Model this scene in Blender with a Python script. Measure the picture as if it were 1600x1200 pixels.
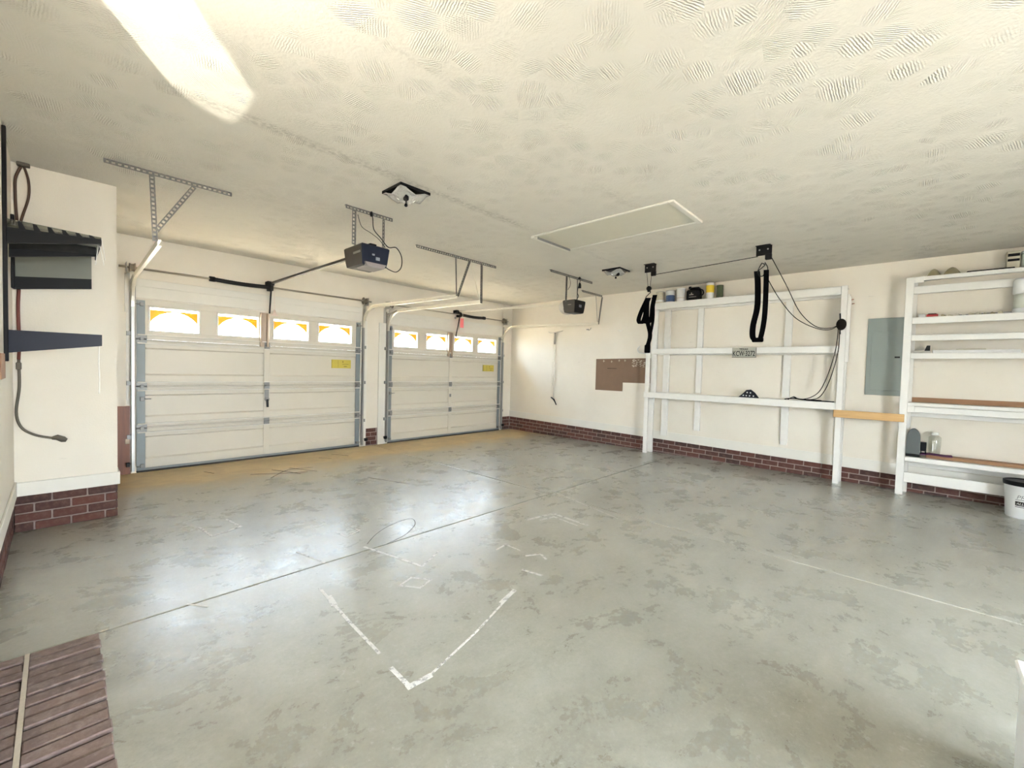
import bpy, bmesh, math, random
from mathutils import Vector, Matrix
random.seed(7)
PI = math.pi
for o in list(bpy.data.objects):
    bpy.data.objects.remove(o, do_unlink=True)
S = bpy.context.scene
COL = S.collection
H = 2.87

# ------------------------------------------------------------ camera
yaw, pitch, roll = 0.8142, -0.0325, 0.0262
cy_, sy_ = math.cos(yaw), math.sin(yaw)
fwd = Vector((sy_*math.cos(pitch), cy_*math.cos(pitch), math.sin(pitch)))
r0 = Vector((cy_, -sy_, 0)); u0 = r0.cross(fwd)
rt = r0*math.cos(roll)+u0*math.sin(roll); up = -r0*math.sin(roll)+u0*math.cos(roll)
cam = bpy.data.cameras.new('camera'); co = bpy.data.objects.new('camera', cam); COL.objects.link(co)
cam.sensor_width = 36; cam.sensor_fit = 'HORIZONTAL'; cam.lens = 669.54/1600*36
cam.clip_start = 0.02; cam.clip_end = 200
m = Matrix((rt, up, -fwd)).transposed().to_4x4()
m.translation = Vector((-7.2481, -6.9063, 1.3788))
co.matrix_world = m
S.camera = co

# ------------------------------------------------------------ sky, sun, exposure
S.view_settings.view_transform = 'Standard'
S.view_settings.look = 'None'
S.view_settings.gamma = 1
S.view_settings.use_curve_mapping = False
S.view_settings.exposure = 1.1
W = bpy.data.worlds.new('sky'); S.world = W; W.use_nodes = True
wn = W.node_tree; wn.nodes.clear()
wo = wn.nodes.new('ShaderNodeOutputWorld'); wb = wn.nodes.new('ShaderNodeBackground')
tc = wn.nodes.new('ShaderNodeTexCoord'); sx = wn.nodes.new('ShaderNodeSeparateXYZ')
cr = wn.nodes.new('ShaderNodeValToRGB')
cr.color_ramp.elements[0].position = 0.0; cr.color_ramp.elements[0].color = (0.84, 0.92, 1.0, 1)
cr.color_ramp.elements[1].position = 0.8; cr.color_ramp.elements[1].color = (0.62, 0.77, 1.0, 1)
wn.links.new(tc.outputs['Generated'], sx.inputs[0]); wn.links.new(sx.outputs['Z'], cr.inputs[0])
wn.links.new(cr.outputs[0], wb.inputs[0]); wn.links.new(wb.outputs[0], wo.inputs[0])
wb.inputs[1].default_value = 20.0
def lamp(name, kind, energy, color, loc, aim, **kw):
    l = bpy.data.lights.new(name, kind); l.energy = energy; l.color = color
    for k, v in kw.items(): setattr(l, k, v)
    o = bpy.data.objects.new(name, l); COL.objects.link(o); o.location = loc
    o.rotation_euler = (Vector(aim)-Vector(loc)).to_track_quat('-Z', 'Y').to_euler()
    return o
lamp('sun', 'SUN', 90, (1, .93, .80), (0, 0, 20), (0.15*20, -.5*20, 0), angle=.01)
# added spot standing in for sun reflected up through a high opening
lamp('glint_spot', 'SPOT', 1300, (1, .96, .84), (-9.71, -8.52, .25), (-6.82, -4.39, H), spot_size=math.radians(6.4), spot_blend=.10, shadow_soft_size=.03)

# ------------------------------------------------------------ materials
def N(nt, t, **kw):
    n = nt.nodes.new(t)
    for k, v in kw.items(): setattr(n, k, v)
    return n
def mat(name, col, rough=.5, metal=0., bump=0., bscale=60., vary=0., vscale=6., spec=.5, trans=0., alpha=1., coat=0.):
    M = bpy.data.materials.new(name); M.use_nodes = True; nt = M.node_tree
    b = nt.nodes['Principled BSDF']
    b.inputs['Roughness'].default_value = rough; b.inputs['Metallic'].default_value = metal
    b.inputs['Specular IOR Level'].default_value = spec
    b.inputs['Transmission Weight'].default_value = trans; b.inputs['Alpha'].default_value = alpha
    b.inputs['Coat Weight'].default_value = coat
    t = N(nt, 'ShaderNodeTexCoord')
    if vary > 0:
        n = N(nt, 'ShaderNodeTexNoise'); n.inputs['Scale'].default_value = vscale; n.inputs['Detail'].default_value = 6
        nt.links.new(t.outputs['Object'], n.inputs['Vector'])
        mx = N(nt, 'ShaderNodeMix', data_type='RGBA')
        mx.inputs[6].default_value = tuple(c*(1-vary) for c in col)+(1,)
        mx.inputs[7].default_value = tuple(min(1, c*(1+vary*.6)) for c in col)+(1,)
        nt.links.new(n.outputs['Fac'], mx.inputs[0]); nt.links.new(mx.outputs[2], b.inputs['Base Color'])
    else:
        b.inputs['Base Color'].default_value = tuple(col)+(1,)
    if bump > 0:
        n = N(nt, 'ShaderNodeTexNoise'); n.inputs['Scale'].default_value = bscale; n.inputs['Detail'].default_value = 5
        nt.links.new(t.outputs['Object'], n.inputs['Vector'])
        bp = N(nt, 'ShaderNodeBump'); bp.inputs['Strength'].default_value = bump; bp.inputs['Distance'].default_value = .01
        nt.links.new(n.outputs['Fac'], bp.inputs['Height']); nt.links.new(bp.outputs[0], b.inputs['Normal'])
    return M
def lk(nt, a, b): nt.links.new(a, b)
def math_(nt, op, a, b=None, c=None):
    n = N(nt, 'ShaderNodeMath', operation=op)
    for i, v in enumerate((a, b, c)):
        if v is None: continue
        if isinstance(v, (int, float)): n.inputs[i].default_value = v
        else: lk(nt, v, n.inputs[i])
    return n.outputs[0]
def mixc(nt, f, a, b):
    n = N(nt, 'ShaderNodeMix', data_type='RGBA')
    if isinstance(f, (int, float)): n.inputs[0].default_value = f
    else: lk(nt, f, n.inputs[0])
    for i, v in ((6, a), (7, b)):
        if isinstance(v, tuple): n.inputs[i].default_value = v+(1,)
        else: lk(nt, v, n.inputs[i])
    return n.outputs[2]
def ramp(nt, fac, p0, p1):
    n = N(nt, 'ShaderNodeMapRange'); n.inputs[1].default_value = p0; n.inputs[2].default_value = p1
    n.clamp = True; lk(nt, fac, n.inputs[0]); return n.outputs[0]
def noise(nt, vec, scale, detail=5, rough=.55, dist=0):
    n = N(nt, 'ShaderNodeTexNoise'); n.inputs['Scale'].default_value = scale; n.inputs['Detail'].default_value = detail
    n.inputs['Roughness'].default_value = rough; n.inputs['Distortion'].default_value = dist
    lk(nt, vec, n.inputs['Vector']); return n.outputs['Fac']

def ceiling_mat():
    M = bpy.data.materials.new('stomp_texture_ceiling'); M.use_nodes = True; nt = M.node_tree
    b = nt.nodes['Principled BSDF']; b.inputs['Roughness'].default_value = .9; b.inputs['Specular IOR Level'].default_value = .2
    t = N(nt, 'ShaderNodeTexCoord').outputs['Object']
    # brush-stomp marks: short ridges, each cell turned its own way
    hs = None
    for sc, off in ((5.2, 0.), (7.1, 3.7)):
        mp = N(nt, 'ShaderNodeMapping'); mp.inputs['Location'].default_value = (off, off*.6, 0); lk(nt, t, mp.inputs[0])
        v = N(nt, 'ShaderNodeTexVoronoi'); v.inputs['Scale'].default_value = sc; lk(nt, mp.outputs[0], v.inputs['Vector'])
        sub = N(nt, 'ShaderNodeVectorMath', operation='SUBTRACT'); lk(nt, mp.outputs[0], sub.inputs[0]); lk(nt, v.outputs['Position'], sub.inputs[1])
        sc_ = N(nt, 'ShaderNodeSeparateColor'); lk(nt, v.outputs['Color'], sc_.inputs[0])
        ang = math_(nt, 'MULTIPLY', sc_.outputs[0], 6.283)
        rot = N(nt, 'ShaderNodeVectorRotate', rotation_type='Z_AXIS'); lk(nt, sub.outputs[0], rot.inputs['Vector']); lk(nt, ang, rot.inputs['Angle'])
        w = N(nt, 'ShaderNodeTexWave'); w.inputs['Scale'].default_value = 27; w.inputs['Distortion'].default_value = 3.2
        w.inputs['Detail'].default_value = 2; w.inputs['Detail Scale'].default_value = 1.6; lk(nt, rot.outputs[0], w.inputs['Vector'])
        msk = ramp(nt, v.outputs['Distance'], .62, .25)
        keep = ramp(nt, sc_.outputs[1], .22, .45)
        hh = math_(nt, 'MULTIPLY', math_(nt, 'MULTIPLY', w.outputs['Fac'], msk), keep)
        hs = hh if hs is None else math_(nt, 'MAXIMUM', hs, hh)
    hs = math_(nt, 'MULTIPLY', hs, ramp(nt, noise(nt, t, 1.1, 3), .22, .46))
    fine = noise(nt, t, 45, 6, .6)
    hsum = math_(nt, 'ADD', math_(nt, 'MULTIPLY', hs, .75), math_(nt, 'MULTIPLY', fine, .55))
    bp = N(nt, 'ShaderNodeBump'); bp.inputs['Strength'].default_value = .8; bp.inputs['Distance'].default_value = .006
    lk(nt, hsum, bp.inputs['Height']); lk(nt, bp.outputs[0], b.inputs['Normal'])
    sep = N(nt, 'ShaderNodeSeparateXYZ'); lk(nt, t, sep.inputs[0])
    big = noise(nt, t, .9, 5)
    c = mixc(nt, ramp(nt, big, .3, .7), (.67, .637, .56), (.73, .695, .615))
    # drywall tape seams showing as dirty rough bands
    wob = math_(nt, 'MULTIPLY', math_(nt, 'SUBTRACT', noise(nt, t, 3, 4), .5), .12)
    def band(yc, x0, x1, wd, amt):
        d = math_(nt, 'ABSOLUTE', math_(nt, 'SUBTRACT', math_(nt, 'ADD', sep.outputs['Y'], wob), yc))
        f = math_(nt, 'MULTIPLY', ramp(nt, d, wd, wd*.25), ramp(nt, noise(nt, t, 30, 4), .38, .62))
        f = math_(nt, 'MULTIPLY', f, math_(nt, 'MULTIPLY', ramp(nt, sep.outputs['X'], x0-.15, x0+.15), ramp(nt, sep.outputs['X'], x1+.3, x1-.2)))
        return math_(nt, 'MULTIPLY', f, amt)
    for a in ((-3.86, -6.8, -3.9, .08, .42), (-5.07, -6.7, -5.9, .02, .22), (-5.0, -4.3, -3.1, .07, .2), (-3.85, -2.9, -1.9, .05, .2), (-2.6, -7.0, -1.0, .5, .10)):
        c = mixc(nt, band(*a), c, (.32, .295, .25))
    lk(nt, c, b.inputs['Base Color'])
    return M
def floor_mat():
    M = bpy.data.materials.new('worn_concrete'); M.use_nodes = True; nt = M.node_tree
    b = nt.nodes['Principled BSDF']
    t = N(nt, 'ShaderNodeTexCoord').outputs['Object']
    mp = N(nt, 'ShaderNodeMapping'); mp.inputs['Rotation'].default_value = (0, 0, .5); mp.inputs['Scale'].default_value = (1, 1.25, 1); lk(nt, t, mp.inputs[0])
    big = noise(nt, mp.outputs[0], .8, 8, .6, .6)
    mid = noise(nt, mp.outputs[0], 2.6, 12, .72, .25)
    fine = noise(nt, t, 40, 8, .7)
    c = mixc(nt, ramp(nt, big, .32, .66), (.285, .268, .205), (.37, .352, .275))
    c = mixc(nt, math_(nt, 'MULTIPLY', ramp(nt, mid, .48, .72), .6), c, (.50, .48, .40))
    c = mixc(nt, math_(nt, 'MULTIPLY', ramp(nt, mid, .52, .22), .34), c, (.19, .18, .14))
    c = mixc(nt, math_(nt, 'MULTIPLY', ramp(nt, fine, .48, .68), .38), c, (.50, .485, .42))
    c = mixc(nt, math_(nt, 'MULTIPLY', ramp(nt, noise(nt, t, 70, 8, .75), .47, .33), .35), c, (.17, .16, .13))
    # scaled, scuffed patch of pale specks
    sp = noise(nt, t, 30, 9, .75, .3)
    zone = ramp(nt, noise(nt, t, 1.3, 3), .46, .6)
    c = mixc(nt, math_(nt, 'MULTIPLY', math_(nt, 'MULTIPLY', ramp(nt, sp, .57, .64), zone), .5), c, (.58, .575, .53))
    # oil drops
    v = N(nt, 'ShaderNodeTexVoronoi'); v.inputs['Scale'].default_value = 2.3; v.inputs['Randomness'].default_value = 1; lk(nt, t, v.inputs['Vector'])
    sc_ = N(nt, 'ShaderNodeSeparateColor'); lk(nt, v.outputs['Color'], sc_.inputs[0])
    rad = math_(nt, 'MULTIPLY', ramp(nt, sc_.outputs[0], .55, 1.), .055)
    drop = ramp(nt, math_(nt, 'SUBTRACT', math_(nt, 'ADD', v.outputs['Distance'], math_(nt, 'MULTIPLY', fine, .03)), rad), .03, .0)
    c = mixc(nt, math_(nt, 'MULTIPLY', drop, .55), c, (.10, .10, .085))
    # warm light near the big doors, painted into the floor as ochre
    sep = N(nt, 'ShaderNodeSeparateXYZ'); lk(nt, t, sep.inputs[0])
    wob = math_(nt, 'MULTIPLY', math_(nt, 'SUBTRACT', noise(nt, t, 1.6, 5), .5), 1.1)
    door_glow = ramp(nt, math_(nt, 'ADD', sep.outputs['Y'], wob), -1.35, -.75)
    c = mixc(nt, math_(nt, 'MULTIPLY', door_glow, .85), c, mixc(nt, ramp(nt, mid, .4, .6), (.50, .37, .18), (.66, .51, .27)))
    lk(nt, c, b.inputs['Base Color'])
    ro = math_(nt, 'ADD', .20, math_(nt, 'MULTIPLY', ramp(nt, mid, .3, .7), .2))
    ro = math_(nt, 'ADD', ro, math_(nt, 'MULTIPLY', door_glow, .3))
    lk(nt, ro, b.inputs['Roughness']); b.inputs['Specular IOR Level'].default_value = 1.0
    lk(nt, math_(nt, 'SUBTRACT', .5, math_(nt, 'MULTIPLY', door_glow, .5)), b.inputs['Coat Weight']); b.inputs['Coat Roughness'].default_value = .33; b.inputs['Coat Tint'].default_value = (.90, .95, 1, 1)
    bp = N(nt, 'ShaderNodeBump'); bp.inputs['Strength'].default_value = .25; bp.inputs['Distance'].default_value = .004
    lk(nt, math_(nt, 'ADD', mid, math_(nt, 'MULTIPLY', fine, .6)), bp.inputs['Height']); lk(nt, bp.outputs[0], b.inputs['Normal'])
    return M
def wall_mat(name, c0, c1):
    M = bpy.data.materials.new(name); M.use_nodes = True; nt = M.node_tree
    b = nt.nodes['Principled BSDF']; b.inputs['Roughness'].default_value = .6; b.inputs['Specular IOR Level'].default_value = .35
    t = N(nt, 'ShaderNodeTexCoord').outputs['Object']
    c = mixc(nt, ramp(nt, noise(nt, t, 1.2, 6), .35, .65), c0, c1)
    mk = N(nt, 'ShaderNodeMapping'); mk.inputs['Scale'].default_value = (3, 3, 16); lk(nt, t, mk.inputs[0])
    c = mixc(nt, math_(nt, 'MULTIPLY', ramp(nt, noise(nt, mk.outputs[0], 2.2, 3), .70, .76), .25), c, (.35, .33, .29))
    lk(nt, c, b.inputs['Base Color'])
    bp = N(nt, 'ShaderNodeBump'); bp.inputs['Strength'].default_value = .25; bp.inputs['Distance'].default_value = .003
    lk(nt, noise(nt, t, 90, 4), bp.inputs['Height']); lk(nt, bp.outputs[0], b.inputs['Normal'])
    return M
def brick_mat(name, a, b_, c_):
    M = bpy.data.materials.new(name); M.use_nodes = True; nt = M.node_tree
    b = nt.nodes['Principled BSDF']; b.inputs['Roughness'].default_value = .85
    t = N(nt, 'ShaderNodeTexCoord').outputs['Object']
    oi = N(nt, 'ShaderNodeObjectInfo')
    c = mixc(nt, oi.outputs['Random'], a, b_)
    c = mixc(nt, math_(nt, 'MULTIPLY', ramp(nt, noise(nt, t, 22, 7, .7), .45, .65), .6), c, c_)
    lk(nt, c, b.inputs['Base Color'])
    bp = N(nt, 'ShaderNodeBump'); bp.inputs['Strength'].default_value = .5; bp.inputs['Distance'].default_value = .004
    lk(nt, noise(nt, t, 60, 6, .7), bp.inputs['Height']); lk(nt, bp.outputs[0], b.inputs['Normal'])
    return M
def wood_mat(name, a, b_, rough=.6, axis=1, knots=True):
    M = bpy.data.materials.new(name); M.use_nodes = True; nt = M.node_tree
    b = nt.nodes['Principled BSDF']; b.inputs['Roughness'].default_value = rough
    t = N(nt, 'ShaderNodeTexCoord').outputs['Object']
    mp = N(nt, 'ShaderNodeMapping'); s = [28, 28, 28]; s[axis] = 1.6; mp.inputs['Scale'].default_value = s; lk(nt, t, mp.inputs[0])
    c = mixc(nt, ramp(nt, noise(nt, mp.outputs[0], 1.2, 6, .6, .8), .3, .7), a, b_)
    if knots:
        v = N(nt, 'ShaderNodeTexVoronoi'); v.inputs['Scale'].default_value = 4.; lk(nt, t, v.inputs['Vector'])
        c = mixc(nt, ramp(nt, v.outputs['Distance'], .10, .04), c, tuple(x*.35 for x in a))
    lk(nt, c, b.inputs['Base Color']); return M

M_CEIL = ceiling_mat(); M_FLOOR = floor_mat()
M_WALL = wall_mat('cream_wall_paint', (.75, .69, .58), (.80, .745, .64))
M_TRIM = mat('cream_trim_paint', (.76, .73, .65), .5, vary=.06, bump=.1, bscale=40)
M_WHITEWOOD = mat('white_painted_lumber', (.80, .78, .72), .5, vary=.07, vscale=9, bump=.15, bscale=30)
M_BRICK = brick_mat('red_brick', (.125, .043, .031), (.050, .026, .022), (.16, .085, .065))
M_PAVER = brick_mat('old_paver_brick', (.235, .165, .145), (.18, .13, .115), (.33, .27, .245))
M_MORTAR = mat('mortar', (.34, .27, .235), .95, vary=.2, vscale=30, bump=.6, bscale=120)
M_DOOR = mat('cream_steel_door', (.67, .62, .515), .42, vary=.03, vscale=4)
M_STILE = mat('blue_grey_galvanised_stile', (.24, .27, .275), .5, .15, vary=.12, vscale=8)
M_GALV = mat('galvanised_steel', (.17, .165, .155), .5, .5, vary=.2, vscale=20)
M_TRACK = mat('pale_zinc_track', (.78, .74, .64), .35, .45, vary=.08, vscale=15)
M_HINGE = mat('dull_zinc_hinge', (.28, .28, .265), .5, .5, vary=.15, vscale=20)
M_SHAFT = mat('dull_steel_shaft', (.38, .34, .27), .45, .6)
M_BLACK = mat('black_plastic', (.003, .003, .0035), .45, spec=.2)
M_BLKMET = mat('black_painted_steel', (.004, .0036, .003), .5, spec=.25)
M_SPRING = mat('oiled_black_spring', (.004, .003, .003), .5, spec=.3)
M_RUB = mat('black_rubber', (.03, .028, .026), .8)
M_NAVY = mat('navy_plastic', (.005, .008, .020), .4, spec=.25)
M_OPSIDE = mat('brown_grey_steel', (.045, .042, .037), .4, .4, vary=.15, vscale=12)
M_LENS = mat('frosted_light_lens', (.8, .76, .68), .35, spec=.5, trans=.3)
M_WEB = mat('black_webbing', (.0022, .0022, .0024), .95, bump=.4, bscale=300, spec=.05)
M_ROPE = mat('dark_rope', (.014, .011, .008), .9, spec=.1)
M_BRCORD = mat('brown_extension_cord', (.075, .038, .022), .6)
M_CORDG = mat('grey_brown_cord', (.11, .095, .07), .6)
M_WHITE = mat('white_plastic', (.82, .82, .79), .35)
M_WIRE = mat('white_string', (.85, .83, .78), .6)
M_PANELG = mat('grey_enamel_panel', (.235, .265, .235), .4, .1, vary=.05, vscale=3)
M_DARKOL = mat('dark_olive_side', (.10, .105, .07), .6)
M_PINE = wood_mat('raw_pine', (.56, .33, .12), (.68, .44, .19), .5, 1, False)
M_BROWN = wood_mat('brown_stained_board', (.16, .045, .015), (.24, .08, .028), .45, 2, True)
M_BRWOOD = wood_mat('brown_plank', (.30, .15, .07), (.36, .2, .10), .6, 1, False)
M_CORK = mat('brown_hardboard', (.215, .135, .085), .75, vary=.1, vscale=10)
M_CORKSP = mat('pale_glue_flecks', (.55, .47, .36), .8)
M_YEL = mat('yellow_sticker', (.62, .50, .08), .5, vary=.08, vscale=20)
M_YELD = mat('sticker_print', (.20, .15, .02), .6)
M_RED = mat('red_plastic', (.42, .02, .02), .4)
M_PINK = mat('faded_red_tag', (.85, .22, .24), .6)
M_PURP = mat('purple_cloth', (.10, .015, .085), .9, bump=.3, bscale=200)
M_GREY = mat('dark_grey_plastic', (.10, .115, .11), .5)
M_BLUE = mat('blue_can_label', (.03, .065, .16), .4)
M_CREAM = mat('cream_can_label', (.55, .50, .36), .45, vary=.25, vscale=30)
M_TIN = mat('tin_lid', (.5, .48, .44), .3, .7)
M_CANW = mat('white_can_label', (.72, .71, .68), .4)
M_CANY = mat('yellow_can_label', (.72, .50, .03), .4)
M_GREEN = mat('dark_green_tin', (.05, .075, .035), .5)
M_CARD = mat('olive_grey_lumps', (.33, .30, .19), .85, vary=.15, vscale=20)
M_PLATE = mat('licence_plate_paint', (.42, .41, .34), .5, vary=.12, vscale=40)
M_INK = mat('black_ink', (.02, .02, .018), .6)
M_TAPE = None
def tape_mat():
    M = bpy.data.materials.new('worn_white_floor_paint'); M.use_nodes = True; nt = M.node_tree
    b = nt.nodes['Principled BSDF']; b.inputs['Base Color'].default_value = (.80, .79, .75, 1); b.inputs['Roughness'].default_value = .6
    t = N(nt, 'ShaderNodeTexCoord').outputs['Object']
    a = ramp(nt, noise(nt, t, 24, 6, .7), .32, .50)
    lk(nt, math_(nt, 'MULTIPLY', a, .9), b.inputs['Alpha'])
    return M
M_TAPE = tape_mat()
M_SCUFF = mat('brown_tyre_scuff', (.17, .085, .05), .8, alpha=.55)
def glass_mat(name, col=(1, 1, 1), rough=.0, k=.12):
    M = bpy.data.materials.new(name); M.use_nodes = True; nt = M.node_tree; nt.nodes.remove(nt.nodes['Principled BSDF'])
    o = nt.nodes['Material Output']; tr = N(nt, 'ShaderNodeBsdfTransparent'); gl = N(nt, 'ShaderNodeBsdfGlossy')
    tr.inputs[0].default_value = col+(1,); gl.inputs['Roughness'].default_value = rough
    mx = N(nt, 'ShaderNodeMixShader'); mx.inputs[0].default_value = k
    lk(nt, tr.outputs[0], mx.inputs[1]); lk(nt, gl.outputs[0], mx.inputs[2]); lk(nt, mx.outputs[0], o.inputs[0]); return M
M_GLASS = glass_mat('window_glass', (.97, .98, .97), .0, .06)
M_SMOKE = glass_mat('smoked_acrylic', (.40, .42, .36), .15, .10)
M_CLEAR = glass_mat('clear_plastic', (.86, .87, .84), .1, .14)
def trans_mat(name, col):
    M = bpy.data.materials.new(name); M.use_nodes = True; nt = M.node_tree; nt.nodes.remove(nt.nodes['Principled BSDF'])
    o = nt.nodes['Material Output']; d = N(nt, 'ShaderNodeBsdfDiffuse'); tl = N(nt, 'ShaderNodeBsdfTranslucent')
    d.inputs[0].default_value = col+(1,); tl.inputs[0].default_value = col+(1,)
    mx = N(nt, 'ShaderNodeMixShader'); mx.inputs[0].default_value = .6
    lk(nt, d.outputs[0], mx.inputs[1]); lk(nt, tl.outputs[0], mx.inputs[2]); lk(nt, mx.outputs[0], o.inputs[0]); return M
M_AMBER = trans_mat('amber_sunburst_insert', (.50, .235, .045))
def pressed_glass():
    M = bpy.data.materials.new('pressed_glass_shade'); M.use_nodes = True; nt = M.node_tree
    b = nt.nodes['Principled BSDF']; b.inputs['Base Color'].default_value = (.88, .87, .82, 1); b.inputs['Roughness'].default_value = .12
    b.inputs['Transmission Weight'].default_value = .55; b.inputs['IOR'].default_value = 1.3
    t = N(nt, 'ShaderNodeTexCoord').outputs['Object']
    bp = N(nt, 'ShaderNodeBump'); bp.inputs['Strength'].default_value = .8; bp.inputs['Distance'].default_value = .01
    lk(nt, noise(nt, t, 55, 2), bp.inputs['Height']); lk(nt, bp.outputs[0], b.inputs['Normal']); return M
M_PGLASS = pressed_glass()
M_DRIVE = mat('driveway_concrete', (.52, .44, .33), .9, vary=.08, vscale=1)
M_YARD = mat('bounce_ground', (.34, .30, .25), .95, vary=.2, vscale=3)  # unseen ground, tone picked for the light it bounces onto the ceiling

# ------------------------------------------------------------ mesh builder
class MB:
    def __init__(s): s.v = []; s.f = []; s.sm = []; s.mi = []; s.cur = 0
    def face(s, f, sm=False): s.f.append(f); s.sm.append(sm); s.mi.append(s.cur)
    def box(s, x0, x1, y0, y1, z0, z1, b=0.):
        if x0 > x1: x0, x1 = x1, x0
        if y0 > y1: y0, y1 = y1, y0
        if z0 > z1: z0, z1 = z1, z0
        if b <= 0:
            n = len(s.v)
            s.v += [(x, y, z) for z in (z0, z1) for y in (y0, y1) for x in (x0, x1)]
            for f in ((0, 2, 3, 1), (4, 5, 7, 6), (0, 1, 5, 4), (2, 6, 7, 3), (0, 4, 6, 2), (1, 3, 7, 5)):
                s.face(tuple(n+i for i in f))
            return s
        b = min(b, (x1-x0)*.45, (y1-y0)*.45, (z1-z0)*.45)
        bm = bmesh.new(); bmesh.ops.create_cube(bm, size=1)
        for v in bm.verts: v.co = Vector(((x0+x1)/2+v.co.x*(x1-x0), (y0+y1)/2+v.co.y*(y1-y0), (z0+z1)/2+v.co.z*(z1-z0)))
        bmesh.ops.bevel(bm, geom=bm.edges[:], offset=b, segments=1, affect='EDGES')
        return s.bm(bm)
    def bm(s, bm, sm=False, mtx=None):
        n = len(s.v); bm.verts.index_update()
        s.v += [tuple(mtx @ v.co) if mtx else tuple(v.co) for v in bm.verts]
        for f in bm.faces: s.face(tuple(n+v.index for v in f.verts), sm)
        bm.free(); return s
    def obox(s, c, ax, ay, az, hx, hy, hz):   # oriented box
        c = Vector(c); n = len(s.v)
        for k in (-1, 1):
            for j in (-1, 1):
                for i in (-1, 1): s.v.append(tuple(c+ax*hx*i+ay*hy*j+az*hz*k))
        for f in ((0, 2, 3, 1), (4, 5, 7, 6), (0, 1, 5, 4), (2, 6, 7, 3), (0, 4, 6, 2), (1, 3, 7, 5)):
            s.face(tuple(n+i for i in f))
        return s
    def bar(s, a, b, w, t, side=(0, 0, 1)):
        a = Vector(a); b = Vector(b); d = (b-a).normalized(); sd = Vector(side); sd = (sd-d*sd.dot(d))
        if sd.length < 1e-5: sd = Vector((1, 0, 0))
        sd.normalize(); n = d.cross(sd)
        return s.obox((a+b)/2, d, sd, n, (b-a).length/2, w/2, t/2)
    def tube(s, pts, r, seg=8, caps=True):
        pts = [Vector(p) for p in pts]; rr = r if isinstance(r, (list, tuple)) else [r]*len(pts)
        n0 = len(s.v); prev = None
        for i, p in enumerate(pts):
            d = (pts[min(i+1, len(pts)-1)]-pts[max(i-1, 0)]).normalized()
            if prev is None:
                u = Vector((0, 0, 1)) if abs(d.z) < .9 else Vector((1, 0, 0))
            else: u = prev
            u = (u-d*u.dot(d)).normalized(); prev = u; w = d.cross(u)
            for k in range(seg):
                a = 2*PI*k/seg; s.v.append(tuple(p+(u*math.cos(a)+w*math.sin(a))*rr[i]))
        for i in range(len(pts)-1):
            for k in range(seg):
                a = n0+i*seg+k; b = n0+i*seg+(k+1) % seg
                s.face((a, b, b+seg, a+seg), True)
        if caps:
            s.face(tuple(n0+k for k in reversed(range(seg)))); s.face(tuple(n0+(len(pts)-1)*seg+k for k in range(seg)))
        return s
    def cyl(s, a, b, r, seg=16): return s.tube([a, b], r, seg)
    def lathe(s, c, prof, seg=24, a0=0.):
        c = Vector(c); n0 = len(s.v)
        for (r, z) in prof:
            for k in range(seg):
                a = 2*PI*k/seg+a0; s.v.append((c.x+r*math.cos(a), c.y+r*math.sin(a), c.z+z))
        for i in range(len(prof)-1):
            for k in range(seg):
                a = n0+i*seg+k; b = n0+i*seg+(k+1) % seg
                s.face((a, b, b+seg, a+seg), True)
        s.face(tuple(n0+k for k in reversed(range(seg)))); s.face(tuple(n0+(len(prof)-1)*seg+k for k in range(seg)))
        return s
    def prism(s, poly, off):      # poly: list of 3D points, extruded by off
        n = len(s.v); k = len(poly); off = Vector(off)
        s.v += [tuple(p) for p in poly]+[tuple(Vector(p)+off) for p in poly]
        s.face(tuple(n+i for i in range(k))); s.face(tuple(n+k+i for i in reversed(range(k))))
        for i in range(k):
            j = (i+1) % k; s.face((n+i, n+k+i, n+k+j, n+j))
        return s
    def ribbon(s, pts, w, t):     # w: width vector, flat strap along pts
        w = Vector(w)/2; pts = [Vector(p) for p in pts]; n0 = len(s.v)
        for i, p in enumerate(pts):
            d = (pts[min(i+1, len(pts)-1)]-pts[max(i-1, 0)]).normalized(); nn = d.cross(w).normalized()*t/2
            for q in (p-w-nn, p+w-nn, p+w+nn, p-w+nn): s.v.append(tuple(q))
        for i in range(len(pts)-1):
            for k in range(4):
                a = n0+i*4+k; b = n0+i*4+(k+1) % 4; s.face((a, b, b+4, a+4), False)
        s.face((n0+3, n0+2, n0+1, n0)); e = n0+(len(pts)-1)*4; s.face((e, e+1, e+2, e+3)); return s
    def ball(s, c, r, sx=1, sy=1, sz=1, seg=14):
        bm = bmesh.new(); bmesh.ops.create_uvsphere(bm, u_segments=seg, v_segments=seg//2+2, radius=r)
        return s.bm(bm, True, Matrix.Translation(c) @ Matrix.Diagonal((sx, sy, sz, 1)))
    def build(s, name, m, parent=None, origin=None, fix=True):
        off = Vector((0, 0, 0)); q = parent
        while q is not None: off += q.location; q = q.parent
        org = Vector(origin) if origin is not None else off
        me = bpy.data.meshes.new(name)
        me.from_pydata([(x-org.x, y-org.y, z-org.z) for x, y, z in s.v], [], s.f)
        ms = m if isinstance(m, (list, tuple)) else [m]
        for k in ms: me.materials.append(k)
        me.polygons.foreach_set('use_smooth', s.sm); me.polygons.foreach_set('material_index', s.mi)
        if fix:
            bm = bmesh.new(); bm.from_mesh(me); bmesh.ops.recalc_face_normals(bm, faces=bm.faces[:]); bm.to_mesh(me); bm.free()
        me.update()
        o = bpy.data.objects.new(name, me); COL.objects.link(o); o.parent = parent
        o.location = org-off
        return o
def tag(o, label, cat, group=None):
    o['label'] = label; o['category'] = cat
    if group: o['group'] = group
    return o
def thing(name, loc, label, cat, group=None):
    o = bpy.data.objects.new(name, None); COL.objects.link(o); o.location = loc; o.empty_display_size = .1
    return tag(o, label, cat, group)
def struct(o): o['kind'] = 'structure'; return o
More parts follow.
